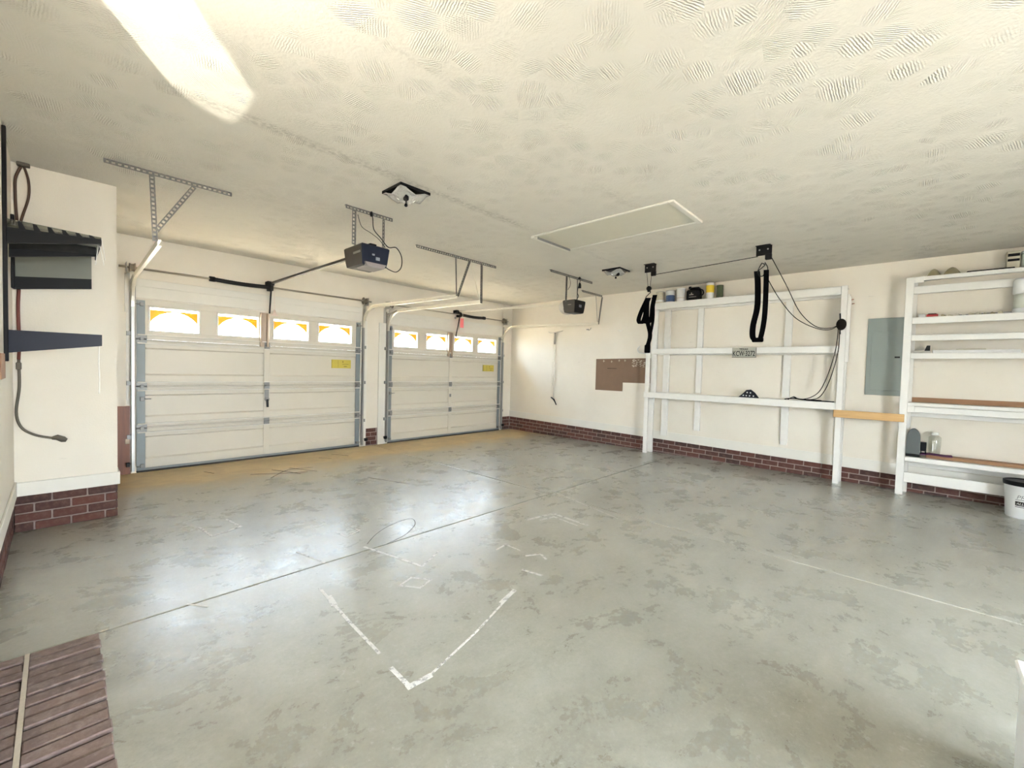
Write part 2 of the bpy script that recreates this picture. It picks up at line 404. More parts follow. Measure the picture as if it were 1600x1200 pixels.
def stuff(o): o['kind'] = 'stuff'; return o
def sempty(name, loc=(0, 0, 0)):
    o = bpy.data.objects.new(name, None); COL.objects.link(o); o.location = loc; o.empty_display_size = .1
    return struct(o)
def smooth_path(pts, n=6):       # Catmull-Rom
    pts = [Vector(p) for p in pts]; out = []
    for i in range(len(pts)-1):
        p0 = pts[max(i-1, 0)]; p1 = pts[i]; p2 = pts[i+1]; p3 = pts[min(i+2, len(pts)-1)]
        for k in range(n):
            t = k/n
            out.append(.5*((2*p1)+(-p0+p2)*t+(2*p0-5*p1+4*p2-p3)*t*t+(-p0+3*p1-3*p2+p3)*t**3))
    out.append(pts[-1]); return out
def text(s, size, name, m, parent, origin, rt_, up_, depth=.0006, sx=1., bold=0):
    """flat lettering: origin = lower-left corner in world, rt_/up_ = directions"""
    cu = bpy.data.curves.new(name, 'FONT'); cu.body = s; cu.size = size; cu.extrude = depth; cu.resolution_u = 2; cu.offset = bold
    ob = bpy.data.objects.new(name+'_tmp', cu); COL.objects.link(ob)
    dg = bpy.context.evaluated_depsgraph_get(); me = bpy.data.meshes.new_from_object(ob.evaluated_get(dg))
    bpy.data.objects.remove(ob, do_unlink=True)
    rt_ = Vector(rt_).normalized(); up_ = Vector(up_).normalized(); n = rt_.cross(up_)
    off = Vector((0, 0, 0)); q = parent
    while q is not None: off += q.location; q = q.parent
    base = Vector(origin)-off
    for v in me.vertices: v.co = base+rt_*v.co.x*sx+up_*v.co.y+n*v.co.z
    me.materials.clear(); me.materials.append(m); me.name = name
    o = bpy.data.objects.new(name, me); COL.objects.link(o); o.parent = parent; return o

XL = -7.49            # left wall
YB = -9.9            # back end of the room
# door openings
D1 = (-6.60, -3.715); D2 = (-3.195, -.335); DT = 2.13
BX = -6.895; BY = -1.82   # bump-out corner

# ------------------------------------------------------------ floor
fl = sempty('floor')
g = .005
for x0, x1, y0, y1 in ((XL-.3, -3.47-g, -3.96+g, .0), (-3.47+g, .3, -3.96+g, .0), (XL-.3, -3.47-g, YB-.3, -3.96-g), (-3.47+g, .3, YB-.3, -3.96-g)):
    MB().box(x0, x1, y0, y1, -.12, 0, .004).build('slab', M_FLOOR, fl)
MB().box(XL-.3, .3, YB-.3, .0, -.2, -.022).build('joint_bed', mat('joint_dirt', (.07, .065, .055), .9), fl)
# outside ground
struct(MB().box(-30, 30, .0, 30, -.25, -.02).build('ground_driveway', M_DRIVE))
struct(MB().box(-30, 30, -30, YB-.3, -.25, -.02).build('ground_rear', M_YARD))
struct(MB().box(-30, XL-.3, YB-.3, .0, -.25, -.02).build('ground_side', M_YARD))

# worn paint lines and scuffs on the concrete
mark_n = 0
def mark(pts, w, m=M_TAPE, nm='paint_mark'):
    """thin painted strip following pts on the floor; every segment a hair higher than the last"""
    global mark_n
    b = MB(); pts = [Vector((x, y, .0008)) for x, y in pts]
    if m is M_SCUFF or nm == 'drawn_loop': pts = smooth_path(pts, 4)
    for i in range(len(pts)-1):
        mark_n += 1; d = (pts[i+1]-pts[i]).normalized(); e = w/2 if m is M_TAPE else 0
        b.obox((pts[i]+pts[i+1])/2+Vector((0, 0, .00002*(mark_n % 60))), d, Vector((0, 0, 1)).cross(d), Vector((0, 0, 1)), (pts[i+1]-pts[i]).length/2+e, w/2, .0003)
    return b.build(nm, m, fl)
mark([(-6.209, -5.217), (-6.213, -5.36)], .022); mark([(-6.213, -5.368), (-6.118, -5.375)], .03)
mark([(-6.148, -4.285), (-6.18, -4.75), (-6.195, -5.076)], .018)
mark([(-6.15, -4.42), (-6.165, -4.52)], .035)
mark([(-6.118, -5.375), (-5.75, -5.28), (-5.35, -5.15)], .012); mark([(-5.45, -5.17), (-5.30, -5.13)], .028)
mark([(-5.774, -4.588), (-5.70, -4.70), (-5.59, -4.66), (-5.665, -4.55), (-5.774, -4.588)], .016)
mark([(-5.651, -3.901), (-5.52, -4.465)], .022); mark([(-5.52, -4.465), (-5.30, -4.35)], .016)
mark([(-5.05, -4.98), (-5.02, -5.12)], .02)
mark([(-4.95, -4.62), (-4.83, -4.60), (-4.83, -4.75)], .016); mark([(-4.86, -4.85), (-4.76, -4.90), (-4.80, -4.98)], .018)
mark([(-4.273, -4.346), (-3.96, -4.40), (-3.99, -4.80)], .03); mark([(-4.19, -4.43), (-4.03, -4.46), (-4.06, -4.74)], .02)
mark([(-3.35, -3.9), (-3.62, -4.9)], .012)
mark([(-5.68, -3.48), (-5.66, -3.62), (-5.52, -3.56), (-5.54, -3.44)], .012); mark([(-6.05, -3.65), (-5.98, -3.95)], .014)
mark([(-6.45, -2.62), (-6.42, -2.9), (-6.2, -2.82), (-6.24, -2.55)], .02); mark([(-6.75, -3.95), (-6.68, -4.05)], .012)


mark([(-5.62, -.95), (-5.3, -1.15), (-5.05, -1.25)], .018, M_SCUFF, 'tyre_scuff'); mark([(-5.35, -.85), (-5.15, -1.3)], .016, M_SCUFF, 'tyre_scuff')
mark([(-5.15, -.9), (-4.95, -1.3)], .014, M_SCUFF, 'tyre_scuff'); mark([(-5.5, -1.3), (-5.2, -1.0), (-4.9, -1.05)], .014, M_SCUFF, 'tyre_scuff')
mark([(-6.0, -.45), (-5.93, -.62)], .014, M_SCUFF, 'tyre_scuff'); mark([(-4.35, -.35), (-4.2, -.62)], .014, M_SCUFF, 'tyre_scuff'); mark([(-4.6, -.5), (-4.48, -.66)], .012, M_SCUFF, 'tyre_scuff')
mark([(-4.62, -2.0), (-4.4, -2.6)], .012, M_SCUFF, 'tyre_scuff')
M_LOOP = mat('dark_pen_line', (.13, .12, .10), .8, alpha=.4)
mark([(-5.61, -3.86), (-5.45, -3.72), (-5.25, -3.62), (-5.05, -3.60), (-5.1, -3.75), (-5.3, -3.90), (-5.5, -3.96)], .006, M_LOOP, 'drawn_loop')

# ------------------------------------------------------------ ceiling
ce = struct(MB().box(XL-.3, .3, YB-.3, 1.0, H, H+.2).build('ceiling', M_CEIL))  # runs past the door wall as an added eave keeping sun off the windows

# ------------------------------------------------------------ bricks
def wob(v): return random.uniform(-v, v)
brick_protos = {}
def brick_obj(parent, cx, cy, cz, L, along, out, hgt=.062, m=M_BRICK, tilt=0., dep=.09):
    """one brick; along 'x' or 'y'; shares mesh by length"""
    key = (round(L, 3), along, hgt, m.name, dep)
    if key not in brick_protos:
        b = MB()
        if along == 'x': b.box(-L/2, L/2, -dep/2, dep/2, -hgt/2, hgt/2, .004)
        elif along == 'y': b.box(-dep/2, dep/2, -L/2, L/2, -hgt/2, hgt/2, .004)
        o = b.build('brick', m, None); me = o.data; bpy.data.objects.remove(o); brick_protos[key] = me
    o = bpy.data.objects.new('brick', brick_protos[key]); COL.objects.link(o); o.parent = parent
    off = Vector((0, 0, 0)); q = parent
    while q is not None: off += q.location; q = q.parent
    o.location = Vector((cx, cy, cz))-off
    if along == 'y': o.rotation_euler = (tilt, 0, 0)
    return o
def curb(parent, along, a0, a1, plane, out, top0, top1, rows=4, pitch=.0735, L=.195, J=.011):
    """running bond along an axis. plane = face coordinate, out=+1/-1 direction of the face"""
    n0 = min(a0, a1); n1 = max(a0, a1)
    for r in range(rows):
        p = n0-(L*.5 if r % 2 else 0)-(0.0 if r % 2 else 0)
        while p < n1-.01:
            s0 = max(p, n0); s1 = min(p+L, n1)
            if s1-s0 > .03:
                c = (s0+s1)/2; f = (c-a0)/(a1-a0) if a1 != a0 else 0
                z = top0+(top1-top0)*f-pitch*(r+.5)
                if z > -.03:
                    d = plane-out*(.045)+out*wob(.0015)
                    if along == 'y': brick_obj(parent, d, c, z, round(s1-s0, 3), 'y', out, tilt=(top0-top1)/(abs(a1-a0)) if a1 < a0 else 0)
                    else: brick_obj(parent, c, d, z, round(s1-s0, 3), 'x', out)
            p += L+J

# ------------------------------------------------------------ walls
# right wall (x=0) with brick curb; curb line drops slightly towards the camera
wr = struct(MB().prism([(0, .15, .305), (0, YB, .305+.01657*YB), (0, YB, H), (0, .15, H)], (.18, 0, 0)).build('wall_right', M_WALL))
MB().box(.010, .18, YB, .15, -.1, .31).build('mortar', M_MORTAR, wr)
curb(wr, 'y', 0.0, YB, 0.004, -1, .300, .300+.01657*YB)
struct(MB().prism([(0, .0, .300), (0, YB, .300+.01657*YB), (0, YB, .44+.01657*YB), (0, .0, .44)], (-.014, 0, 0)).build('baseboard_right', M_TRIM))
# door wall (y=0)
wf = sempty('wall_front')
def wfbox(x0, x1, z0, z1, nm='panel'): return MB().box(x0, x1, 0, .16, z0, z1).build(nm, M_WALL, wf)
wfbox(XL-.3, D1[0]+.002, 0.0, H); wfbox(D2[1]-.002, .0, .30, H); wfbox(D1[1]-.002, D2[0]+.002, .30, H)
wfbox(D1[0]+.002, D1[1]-.002, DT, H); wfbox(D2[0]+.002, D2[1]-.002, DT, H)
MB().box(D1[1]-.002, D2[0]+.002, .012, .16, -.1, .30).build('mortar', M_MORTAR, wf)
MB().box(D2[1]-.002, 0, .012, .16, -.1, .30).build('mortar', M_MORTAR, wf)
curb(wf, 'x', -3.60, -3.385, 0.004, -1, .30, .30); curb(wf, 'x', -.27, .0, 0.004, -1, .30, .30)
# painted boards either side of the bare brick on the pier, header boards over the doors
struct(MB().box(D1[1]-.005, -3.605, -.022, 0, 0, DT+.02, .003).box(-3.38, D2[0]+.005, -.022, 0, 0, DT+.02, .003).build('trim_1', M_TRIM))
struct(MB().box(D1[0]-.02, D1[1]+.02, -.02, 0, DT+.005, DT+.15, .004).box(D1[0]-.02, D1[1]+.02, -.012, 0, DT+.15, DT+.24, .003).build('trim_2', M_TRIM))
struct(MB().box(D2[0]-.02, D2[1]+.02, -.02, 0, DT+.005, DT+.15, .004).box(D2[0]-.02, D2[1]+.02, -.012, 0, DT+.15, DT+.24, .003).build('trim_3', M_TRIM))
struct(MB().box(D2[1], -.27, -.022, 0, 0, DT, .003).build('trim_4', M_TRIM))
struct(MB().box(D1[0]-.045, D1[0]+.002, -.018, 0, .82, DT, .003).build('trim_5', M_TRIM))
# soffit strip in the far corner
struct(MB().box(-.30, 0, -.012, 0, .31, H).build('trim_6', M_WALL))
# left wall with an unseen high opening, added to let the spot beam in
wl = sempty('wall_left')
MB().box(XL-.15, XL, -4.98, .0, .285, H).build('panel', M_WALL, wl)
MB().box(XL-.15, XL, -5.72, -4.98, 2.6, H).box(XL-.15, XL, -5.72, -4.98, .285, 1.93).build('panel', M_WALL, wl)
MB().box(XL-.15, XL, YB, -5.72, .285, H).build('panel', M_WALL, wl)
MB().box(XL-.15, XL-.01, YB, .0, -.1, .285).build('mortar', M_MORTAR, wl)
curb(wl, 'y', -4.85, BY, XL-.004, 1, .29, .29); curb(wl, 'y', -7.3, -5.85, XL-.004, 1, .29, .29)
struct(MB().box(XL, XL+.014, -4.85, BY, .285, .40, .003).build('baseboard_left', M_TRIM))
# bump-out
wbp = sempty('wall_alcove')
MB().box(XL, BX, BY, .0, .285, H).build('panel', M_WALL, wbp)
MB().box(XL, BX-.012, BY+.012, .0, -.1, .285).build('mortar', M_MORTAR, wbp)
curb(wbp, 'x', XL, BX, BY-.002, -1, .29, .29); curb(wbp, 'y', BY+.09, -.0, BX+.002, 1, .29, .29)
struct(MB().box(XL, BX+.016, BY-.016, BY, .285, .395, .004).box(BX, BX+.016, BY, 0, .285, .395, .004).build('baseboard_alcove', M_TRIM))
# rear: header over a wide opening behind the camera
wbk = struct(MB().box(XL-.3, .18, YB-.15, YB, 2.25, H).box(XL-.3, -6.2, YB-.15, YB, 0, 2.25).box(-4.4, .18, YB-.15, YB, 0, 2.25).build('wall_back', M_WALL))

# brick entry step at the side doorway: rowlock pavers
st = thing('brick_step', (-7.3, -4.6, 0), 'worn brown brick doorstep set flush in the floor at lower left', 'step')
MB().box(XL, -7.122, -6.0, -3.99, 0, .003).build('mortar_bed', mat('dark_joint_dirt', (.075, .055, .045), .95), st)
y = -3.992; k = 0
while y > -5.6:
    w = .062+wob(.003)
    for x0, x1 in ((-7.345, -7.118), (-7.60, -7.362)):
        x0 = max(x0, XL+.001)
        MB().box(x0+wob(.002), x1+wob(.004), y-w, y, .001, .017+wob(.004), .004).build('brick', M_PAVER, st)
    y -= w+.013
MB().box(-7.361, -7.346, -5.62, -3.99, .004, .018).build('pale_mortar_joint', mat('pale_mortar', (.62, .56, .46), .9, vary=.15, vscale=60), st)

# ------------------------------------------------------------ garage doors
def garage_door(x0, x1, label, sticker_x, lockc):
    rt_ = thing('garage_door', ((x0+x1)/2, 0, 0), label, 'garage door')
    W_ = x1-x0; zs = [0.02, .545, 1.06, 1.64, DT]
    wins = [(-6.485, -5.955), (-5.775, -5.255), (-5.085, -4.56), (-4.43, -3.86)]
    for i in range(4):
        z0, z1 = zs[i], zs[i+1]-.004
        sec = MB()
        if i < 3:
            # profile (y,z): flanges at both edges and an embossed panel between
            pr = [(.05, z0-.002), (.05, z1+.004), (.006, z1), (.006, z1-.010), (.026, z1-.014), (.026, z1-.050), (.004, z1-.054), (.004, z1-.10), (.020, z1-.116), (.020, z0+.155), (.004, z0+.135), (.004, z0+.054), (.026, z0+.050), (.026, z0+.014), (.006, z0+.010), (.006, z0)]
            sec.prism([(x0+.004, yy, zz) for yy, zz in pr], (W_-.008, 0, 0))
            s = sec.build('section', M_DOOR, rt_)
        else:
            # window section: rails and stiles around four openings
            fx = [x0+.004]+[v for (a, b) in wins for v in (x0+(a+6.6)/2.885*W_, x0+(b+6.6)/2.885*W_)]+[x1-.004]
            sec.box(fx[0], fx[-1], 0, .05, z0, 1.735, .003); sec.box(fx[0], fx[-1], 0, .05, 2.055, z1, .003)
            sec.box(fx[0], fx[-1], -.006, 0, z0, z0+.012).box(fx[0], fx[-1], -.006, 0, z1-.012, z1)
            for k in range(5): sec.box(fx[2*k], fx[2*k+1], .002, .05, 1.735, 2.055)
            s = sec.build('section', M_DOOR, rt_)
            for k in range(4):
                a, b = fx[2*k+1], fx[2*k+2]
                fr = MB(); q = .018
                for p in ((a, b, 1.735, 1.735+q), (a, b, 2.055-q, 2.055), (a, a+q, 1.735+q, 2.055-q), (b-q, b, 1.735+q, 2.055-q)):
                    fr.box(p[0], p[1], -.006, .045, p[2], p[3], .003)
                f = fr.build('window_frame', M_TRIM, s)
                MB().box(a+.01, b-.01, .028, .031, 1.745, 2.045).build('pane', M_GLASS, s)
                # amber arch insert on the outside: rectangle with an arched opening
                A, B, Z0, Z1 = a+q, b-q, 1.74, 2.012
                cx = (A+B)/2; rx = (B-A)/2*.985; rz = .155; ar = MB()
                n = 14
                for j in range(n):
                    t0 = PI*j/n; t1 = PI*(j+1)/n
                    xa, za = cx-rx*math.cos(t0), 1.845+rz*math.sin(t0)**1.5; xb, zb = cx-rx*math.cos(t1), 1.845+rz*abs(math.sin(t1))**1.5
                    ar.prism([(xa, .036, za), (xb, .036, zb), (xb, .036, Z1), (xa, .036, Z1)], (0, .006, 0))
                ar.build('arch_insert', M_AMBER, s)
        # grey end stiles and small centre stile, as sub-parts of the section
        for a, b in ((x0+.004, x0+.085), (x1-.08, x1-.004)):
            MB().box(a, b, -.004, .004, z0+.014, z1-.014, .002).build('end_stile', M_STILE, s)
        if i != 3:
            MB().box((x0+x1)/2-.04, (x0+x1)/2+.04, -.003, .004, z0+.016, z1-.016, .002).build('centre_stile', M_DOOR, s)
    c = (x0+x1)/2+.0
    for z in zs[1:4]:
        # bright reinforcing ribs along the joint
        r_ = MB()
        for dz in (.052, -.052): r_.box(x0+.01, x1-.01, -.030, .003, z+dz-.006, z+dz+.006, .002)
        r_.build('rib', M_TRIM, rt_)
        for hx, w in ((x0+.05, .05), (c, .035), (x1-.045, .045)):
            h = MB().box(hx-w, hx+w, -.014, -.004, z-.05, z-.008, .002).box(hx-w, hx+w, -.014, -.004, z+.008, z+.05, .002)
            h.cyl((hx-w, -.014, z), (hx+w, -.014, z), .008, 8).build('hinge', M_HINGE, rt_)
    MB().box(x0, x1, -.012, .05, .0, .022, .004).build('bottom_seal', M_RUB, rt_)
    MB().box(x0+.004, x1-.004, -.01, .0, .022, .05, .002).build('bottom_rail', M_STILE, rt_)
    # top centre strut carrying the opener arm
    cc = x0+(-5.20+6.6)/2.885*W_
    b = MB().box(cc-.055, cc-.03, -.05, 0, 1.62, 2.10, .003).box(cc+.03, cc+.055, -.05, 0, 1.62, 2.10, .003).box(cc-.055, cc+.055, -.012, 0, 1.62, 2.11, .003)
    b.build('opener_bracket', mat('bronze_strut', (.42, .33, .25), .4, .4), rt_)
    # slide bolt near the left edge, lock at the centre
    MB().box(x0+.035, x0+.075, -.03, 0, .88, .93, .004).cyl((x0+.07, -.02, .905), (x0+.14, -.02, .905), .006, 8).build('slide_bolt', M_HINGE, rt_)
    if lockc:
        MB().box(c-.028, c+.028, -.012, 0, .85, 1.0, .003).cyl((c, -.035, .86), (c, 0, .86), .03, 14).build('lock_plate', M_HINGE, rt_)
        MB().bar((c, -.04, .86), (c+.004, -.04, .745), .024, .014, (1, 0, 0)).build('lock_handle', M_BLACK, rt_)
    else:
        MB().box(c-.022, c+.022, -.012, 0, .80, .86, .003).build('lock_plate', M_HINGE, rt_)
    # rollers
    for z in (.08, .545, 1.06, 1.64, 2.06):
        for xx, d in ((x0, -1), (x1, 1)):
            MB().cyl((xx+d*.004, -.035, z), (xx-d*.05, -.035, z), .006, 6).box(xx-d*.07, xx-d*.035, -.045, 0, z-.02, z+.02, .002).build('roller_bracket', M_HINGE, rt_)
    for xx, d in ((x0, -1), (x1, 1)): MB().cyl((xx+d*.01, -.052, 2.40), (xx+d*.005, -.03, .09), .0018, 5).build('lift_cable', M_GALV, rt_)
    # yellow warning sticker
    sk = MB().box(sticker_x, sticker_x+.32, -.0005, .0175, 1.335, 1.475, 0).build('warning_sticker', M_YEL, rt_)
    MB().box(sticker_x+.175, sticker_x+.19, -.0012, -.0004, 1.43, 1.45).box(sticker_x+.20, sticker_x+.25, -.0012, -.0004, 1.36, 1.37).box(sticker_x+.10, sticker_x+.103, -.0012, -.0004, 1.345, 1.465).box(sticker_x+.17, sticker_x+.28, -.0012, -.0004, 1.40, 1.406).build('sticker_print', M_YELD, sk)
    return rt_
garage_door(D1[0], D1[1], 'nearer cream sectional garage door with four arched amber windows and grey end stiles', -4.20, True)
garage_door(D2[0], D2[1], 'farther cream sectional garage door in the corner beside the brick curb', -.86, False)

# tracks
def track(x, sgn, y1, ztop, xend, label):
    t = thing('door_track', (x, -.05, 0), label, 'track', None)
    R_ = .34; zc = ztop-R_; ys = -.045
    pts = [(x, ys, .03), (x, ys, 1.0), (x, ys, zc)]
    for k in range(1, 9):
        a = PI/2*k/8; pts.append((x, ys-R_*(1-math.cos(a)), zc+R_*math.sin(a)))
    arc = list(pts)
    def sweep(pp, nm, m):
        b = MB()
        # C channel: web + two lips, swept
        w, l, th = .05, .028, .004
        prof = [(-l*sgn*0, -w/2), (l*sgn, -w/2), (l*sgn, -w/2+.004), (.004*sgn, -w/2+.004), (.004*sgn, w/2-.004), (l*sgn, w/2-.004), (l*sgn, w/2), (0, w/2)]
        n0 = 0; P = [Vector(p) for p in pp]
        for i, p in enumerate(P):
            d = (P[min(i+1, len(P)-1)]-P[max(i-1, 0)]).normalized(); nn = Vector((1, 0, 0)).cross(d).normalized()
            for (a, c) in prof: b.v.append(tuple(p+Vector((a, 0, 0))+nn*c))
        K = len(prof)
        for i in range(len(P)-1):
            for k in range(K):
                a = i*K+k; c = i*K+(k+1) % K; b.face((a, c, c+K, a+K))
        b.face(tuple(reversed(range(K)))); b.face(tuple((len(P)-1)*K+k for k in range(K)))
        return b.build(nm, m, t)
    sweep(pts[:3], 'vertical_rail', M_TRACK2)
    sweep(pts[2:], 'curved_rail', M_TRACK)
    sweep([pts[-1], (xend, y1, ztop-.035)], 'horizontal_rail', M_TRACK)
    # wall angle behind the track
    ax = x-sgn*.012
    b = MB().box(ax, ax+sgn*.003, -.045, 0, .05, 2.35).box(ax-sgn*.03, ax, -.004, 0, .05, 2.35)
    b.build('wall_angle', M_GALV2, t)
    for z in (.45, 1.1, 1.7):
        MB().box(x-sgn*.04, x, -.05, -.001, z-.025, z+.025, .002).build('jamb_bracket', M_HINGE, t)
    # flag bracket
    MB().box(x-sgn*.055, x-sgn*.006, -.008, -.001, 1.95, 2.42, .002).bar((x-sgn*.01, -.02, 2.30), (x-sgn*.01, -.36, 2.345), .03, .006, (0, 0, 1)).build('flag_bracket', M_GALV2, t)
    return t
M_TRACK2 = mat('grey_zinc_track', (.40, .40, .38), .4, .6, vary=.1, vscale=12)
M_GALV2 = mat('pale_galvanised', (.48, .46, .41), .5, .45, vary=.1, vscale=10)
tr1 = track(-6.648, 1, -2.45, 2.36, -6.70, 'left zinc track of the nearer garage door beside the cream alcove')
tr2 = track(-3.675, -1, -2.45, 2.37, -3.62, 'right zinc track of the nearer garage door, curving towards the middle of the ceiling')
tr3 = track(-3.235, 1, -2.45, 2.355, -3.205, 'left zinc track of the farther garage door at the narrow pier')
tr4 = track(-.300, -1, -2.45, 2.34, -.17, 'right zinc track of the farther garage door next to the right wall')

def perf(b, p0, p1, w=.034, face=(0, 1, 0), t=.003, pitch=.034):
    """perforated strip: width direction perpendicular to 'face'"""
    a = Vector(p0); c = Vector(p1); d = (c-a).normalized(); f = Vector(face); f = (f-d*f.dot(d)).normalized(); s = d.cross(f)
    L = (c-a).length; e = .008
    for k in (-1, 1): b.obox((a+c)/2+s*k*(w/2-e/2), d, s, f, L/2, e/2, t/2)
    n = max(1, int(L/pitch))
    for i in range(n+1):
        q = min(L-.006, max(.006, L*i/n)); b.obox(a+d*q, d, s, f, .0075, w/2-e+.001, t/2)
    return b
def angle_iron(parent, p0, p1, face, flange, nm='perforated_angle', w=.034, m=None, fl_w=.03):
    b = MB(); perf(b, p0, p1, w, face)
    # second, solid leg of the L along one edge
    a = Vector(p0); c = Vector(p1); d = (c-a).normalized(); f = Vector(face); f = (f-d*f.dot(d)).normalized(); s = d.cross(f)
    if s.dot(Vector(flange)) < 0: s = -s
    b.obox((a+c)/2+s*w/2+f*(-fl_w/2), d, f, s, (c-a).length/2, fl_w/2, .0015)
    return b.build(nm, m or M_GALV, parent)
Y2 = -2.45
h1 = thing('track_hanger', (-6.7, -2.47, 2.3), 'perforated steel hanger bracket of three bars above the alcove', 'bracket')
angle_iron(h1, (-7.01, -2.47, H-.018), (-6.195, -2.47, H-.018), (0, -1, 0), (0, 0, 1))
angle_iron(h1, (-6.735, -2.462, H-.03), (-6.715, -2.462, 2.33), (0, -1, 0), (1, 0, 0))
angle_iron(h1, (-6.46, -2.455, H-.03), (-6.705, -2.455, 2.42), (0, -1, 0), (0, 0, -1))
h2 = thing('track_hanger', (-3.6, -2.43, 2.3), 'long perforated hanger bracket carrying two tracks between the garage doors', 'bracket')
angle_iron(h2, (-4.256, -2.43, H-.018), (-2.907, -2.43, H-.018), (0, -1, 0), (0, 0, 1))
MB().bar((-3.655, -2.44, H-.02), (-3.63, -2.44, 2.34), .018, .003, (1, 0, 0)).build('flat_bar', M_GALV, h2)
angle_iron(h2, (-3.42, -2.45, H-.03), (-3.615, -2.45, 2.34), (0, -1, 0), (1, 0, 0))
angle_iron(h2, (-3.205, -2.45, H-.03), (-3.195, -2.45, 2.30), (0, -1, 0), (1, 0, 0), w=.04)
MB().bar((-3.40, -2.445, H-.03), (-3.23, -2.445, 2.34), .014, .003, (0, 0, 1)).build('flat_bar', M_TRACK, h2)
h3 = thing('track_hanger', (-.2, -2.41, 2.3), 'short steel hanger bracket against the right wall above the farther door track', 'bracket')
angle_iron(h3, (-.69, -2.41, H-.018), (-.01, -2.41, H-.018), (0, -1, 0), (0, 0, 1))
MB().bar((-.28, -2.44, H-.03), (-.19, -2.44, 2.34), .02, .003, (1, 0, 0)).build('flat_bar', M_GALV2, h3)
angle_iron(h3, (-.03, -2.43, H-.04), (-.165, -2.45, 2.30), (0, -1, 0), (1, 0, 0))

# ------------------------------------------------------------ torsion shafts
def torsion(x0, x1, s0, s1, xc, label):
    t = thing('torsion_spring', ((x0+x1)/2, -.1, 2.48), label, 'spring')
    zf = lambda x: 2.475
    MB().cyl((x0-.12, -.10, 2.475), (x1+.12, -.10, 2.475), .0125, 10).build('shaft', M_SHAFT, t)
    # wound spring: corrugated tube
    n = int(abs(s1-s0)/.012); pts = []; rr = []
    for i in range(n+1):
        f = i/n; pts.append((s0+(s1-s0)*f, -.10, 2.475-.012*math.sin(PI*f))); rr.append(.030 if i % 2 else .0255)
    MB().tube(pts, rr, 14).build('coil', M_SPRING, t)
    e = s0 if abs(s0-xc) > abs(s1-xc) else s1
    MB().cyl((e-.03, -.10, 2.475), (e+.03, -.10, 2.475), .034, 14).build('winding_cone', M_SPRING, t)
    MB().box(xc-.03, xc+.03, -.11, 0, 2.43, 2.52, .004).cyl((xc-.02, -.1, 2.475), (xc+.02, -.1, 2.475), .04, 14).build('centre_bearing', M_BLKMET, t)
    for x, s in ((x0, -1), (x1, 1)):
        MB().lathe((0, 0, 0), [(.05, -.028), (.058, -.024), (.046, -.012), (.04, .0), (.046, .018), (.058, .024)], 16).v
        d = MB(); prof = [(.052, -.028), (.06, -.024), (.044, -.014), (.04, .010), (.05, .024), (.05, .028)]
        d.tube([(x+s*(a), -.10, 2.475) for r, a in prof], [r for r, a in prof], 18).build('cable_drum', mat('worn_drum', (.20, .17, .13), .5, .4), t)
        MB().box(x+s*.05, x+s*.056, -.14, 0, 2.40, 2.53, .001).build('end_bearing_plate', M_GALV2, t)
    return t
torsion(-6.64, -3.70, -5.85, -5.16, -5.14, 'black torsion spring on its shaft above the nearer garage door')
torsion(-3.20, -.34, -1.55, -.97, -1.62, 'black torsion spring on its shaft above the farther garage door')

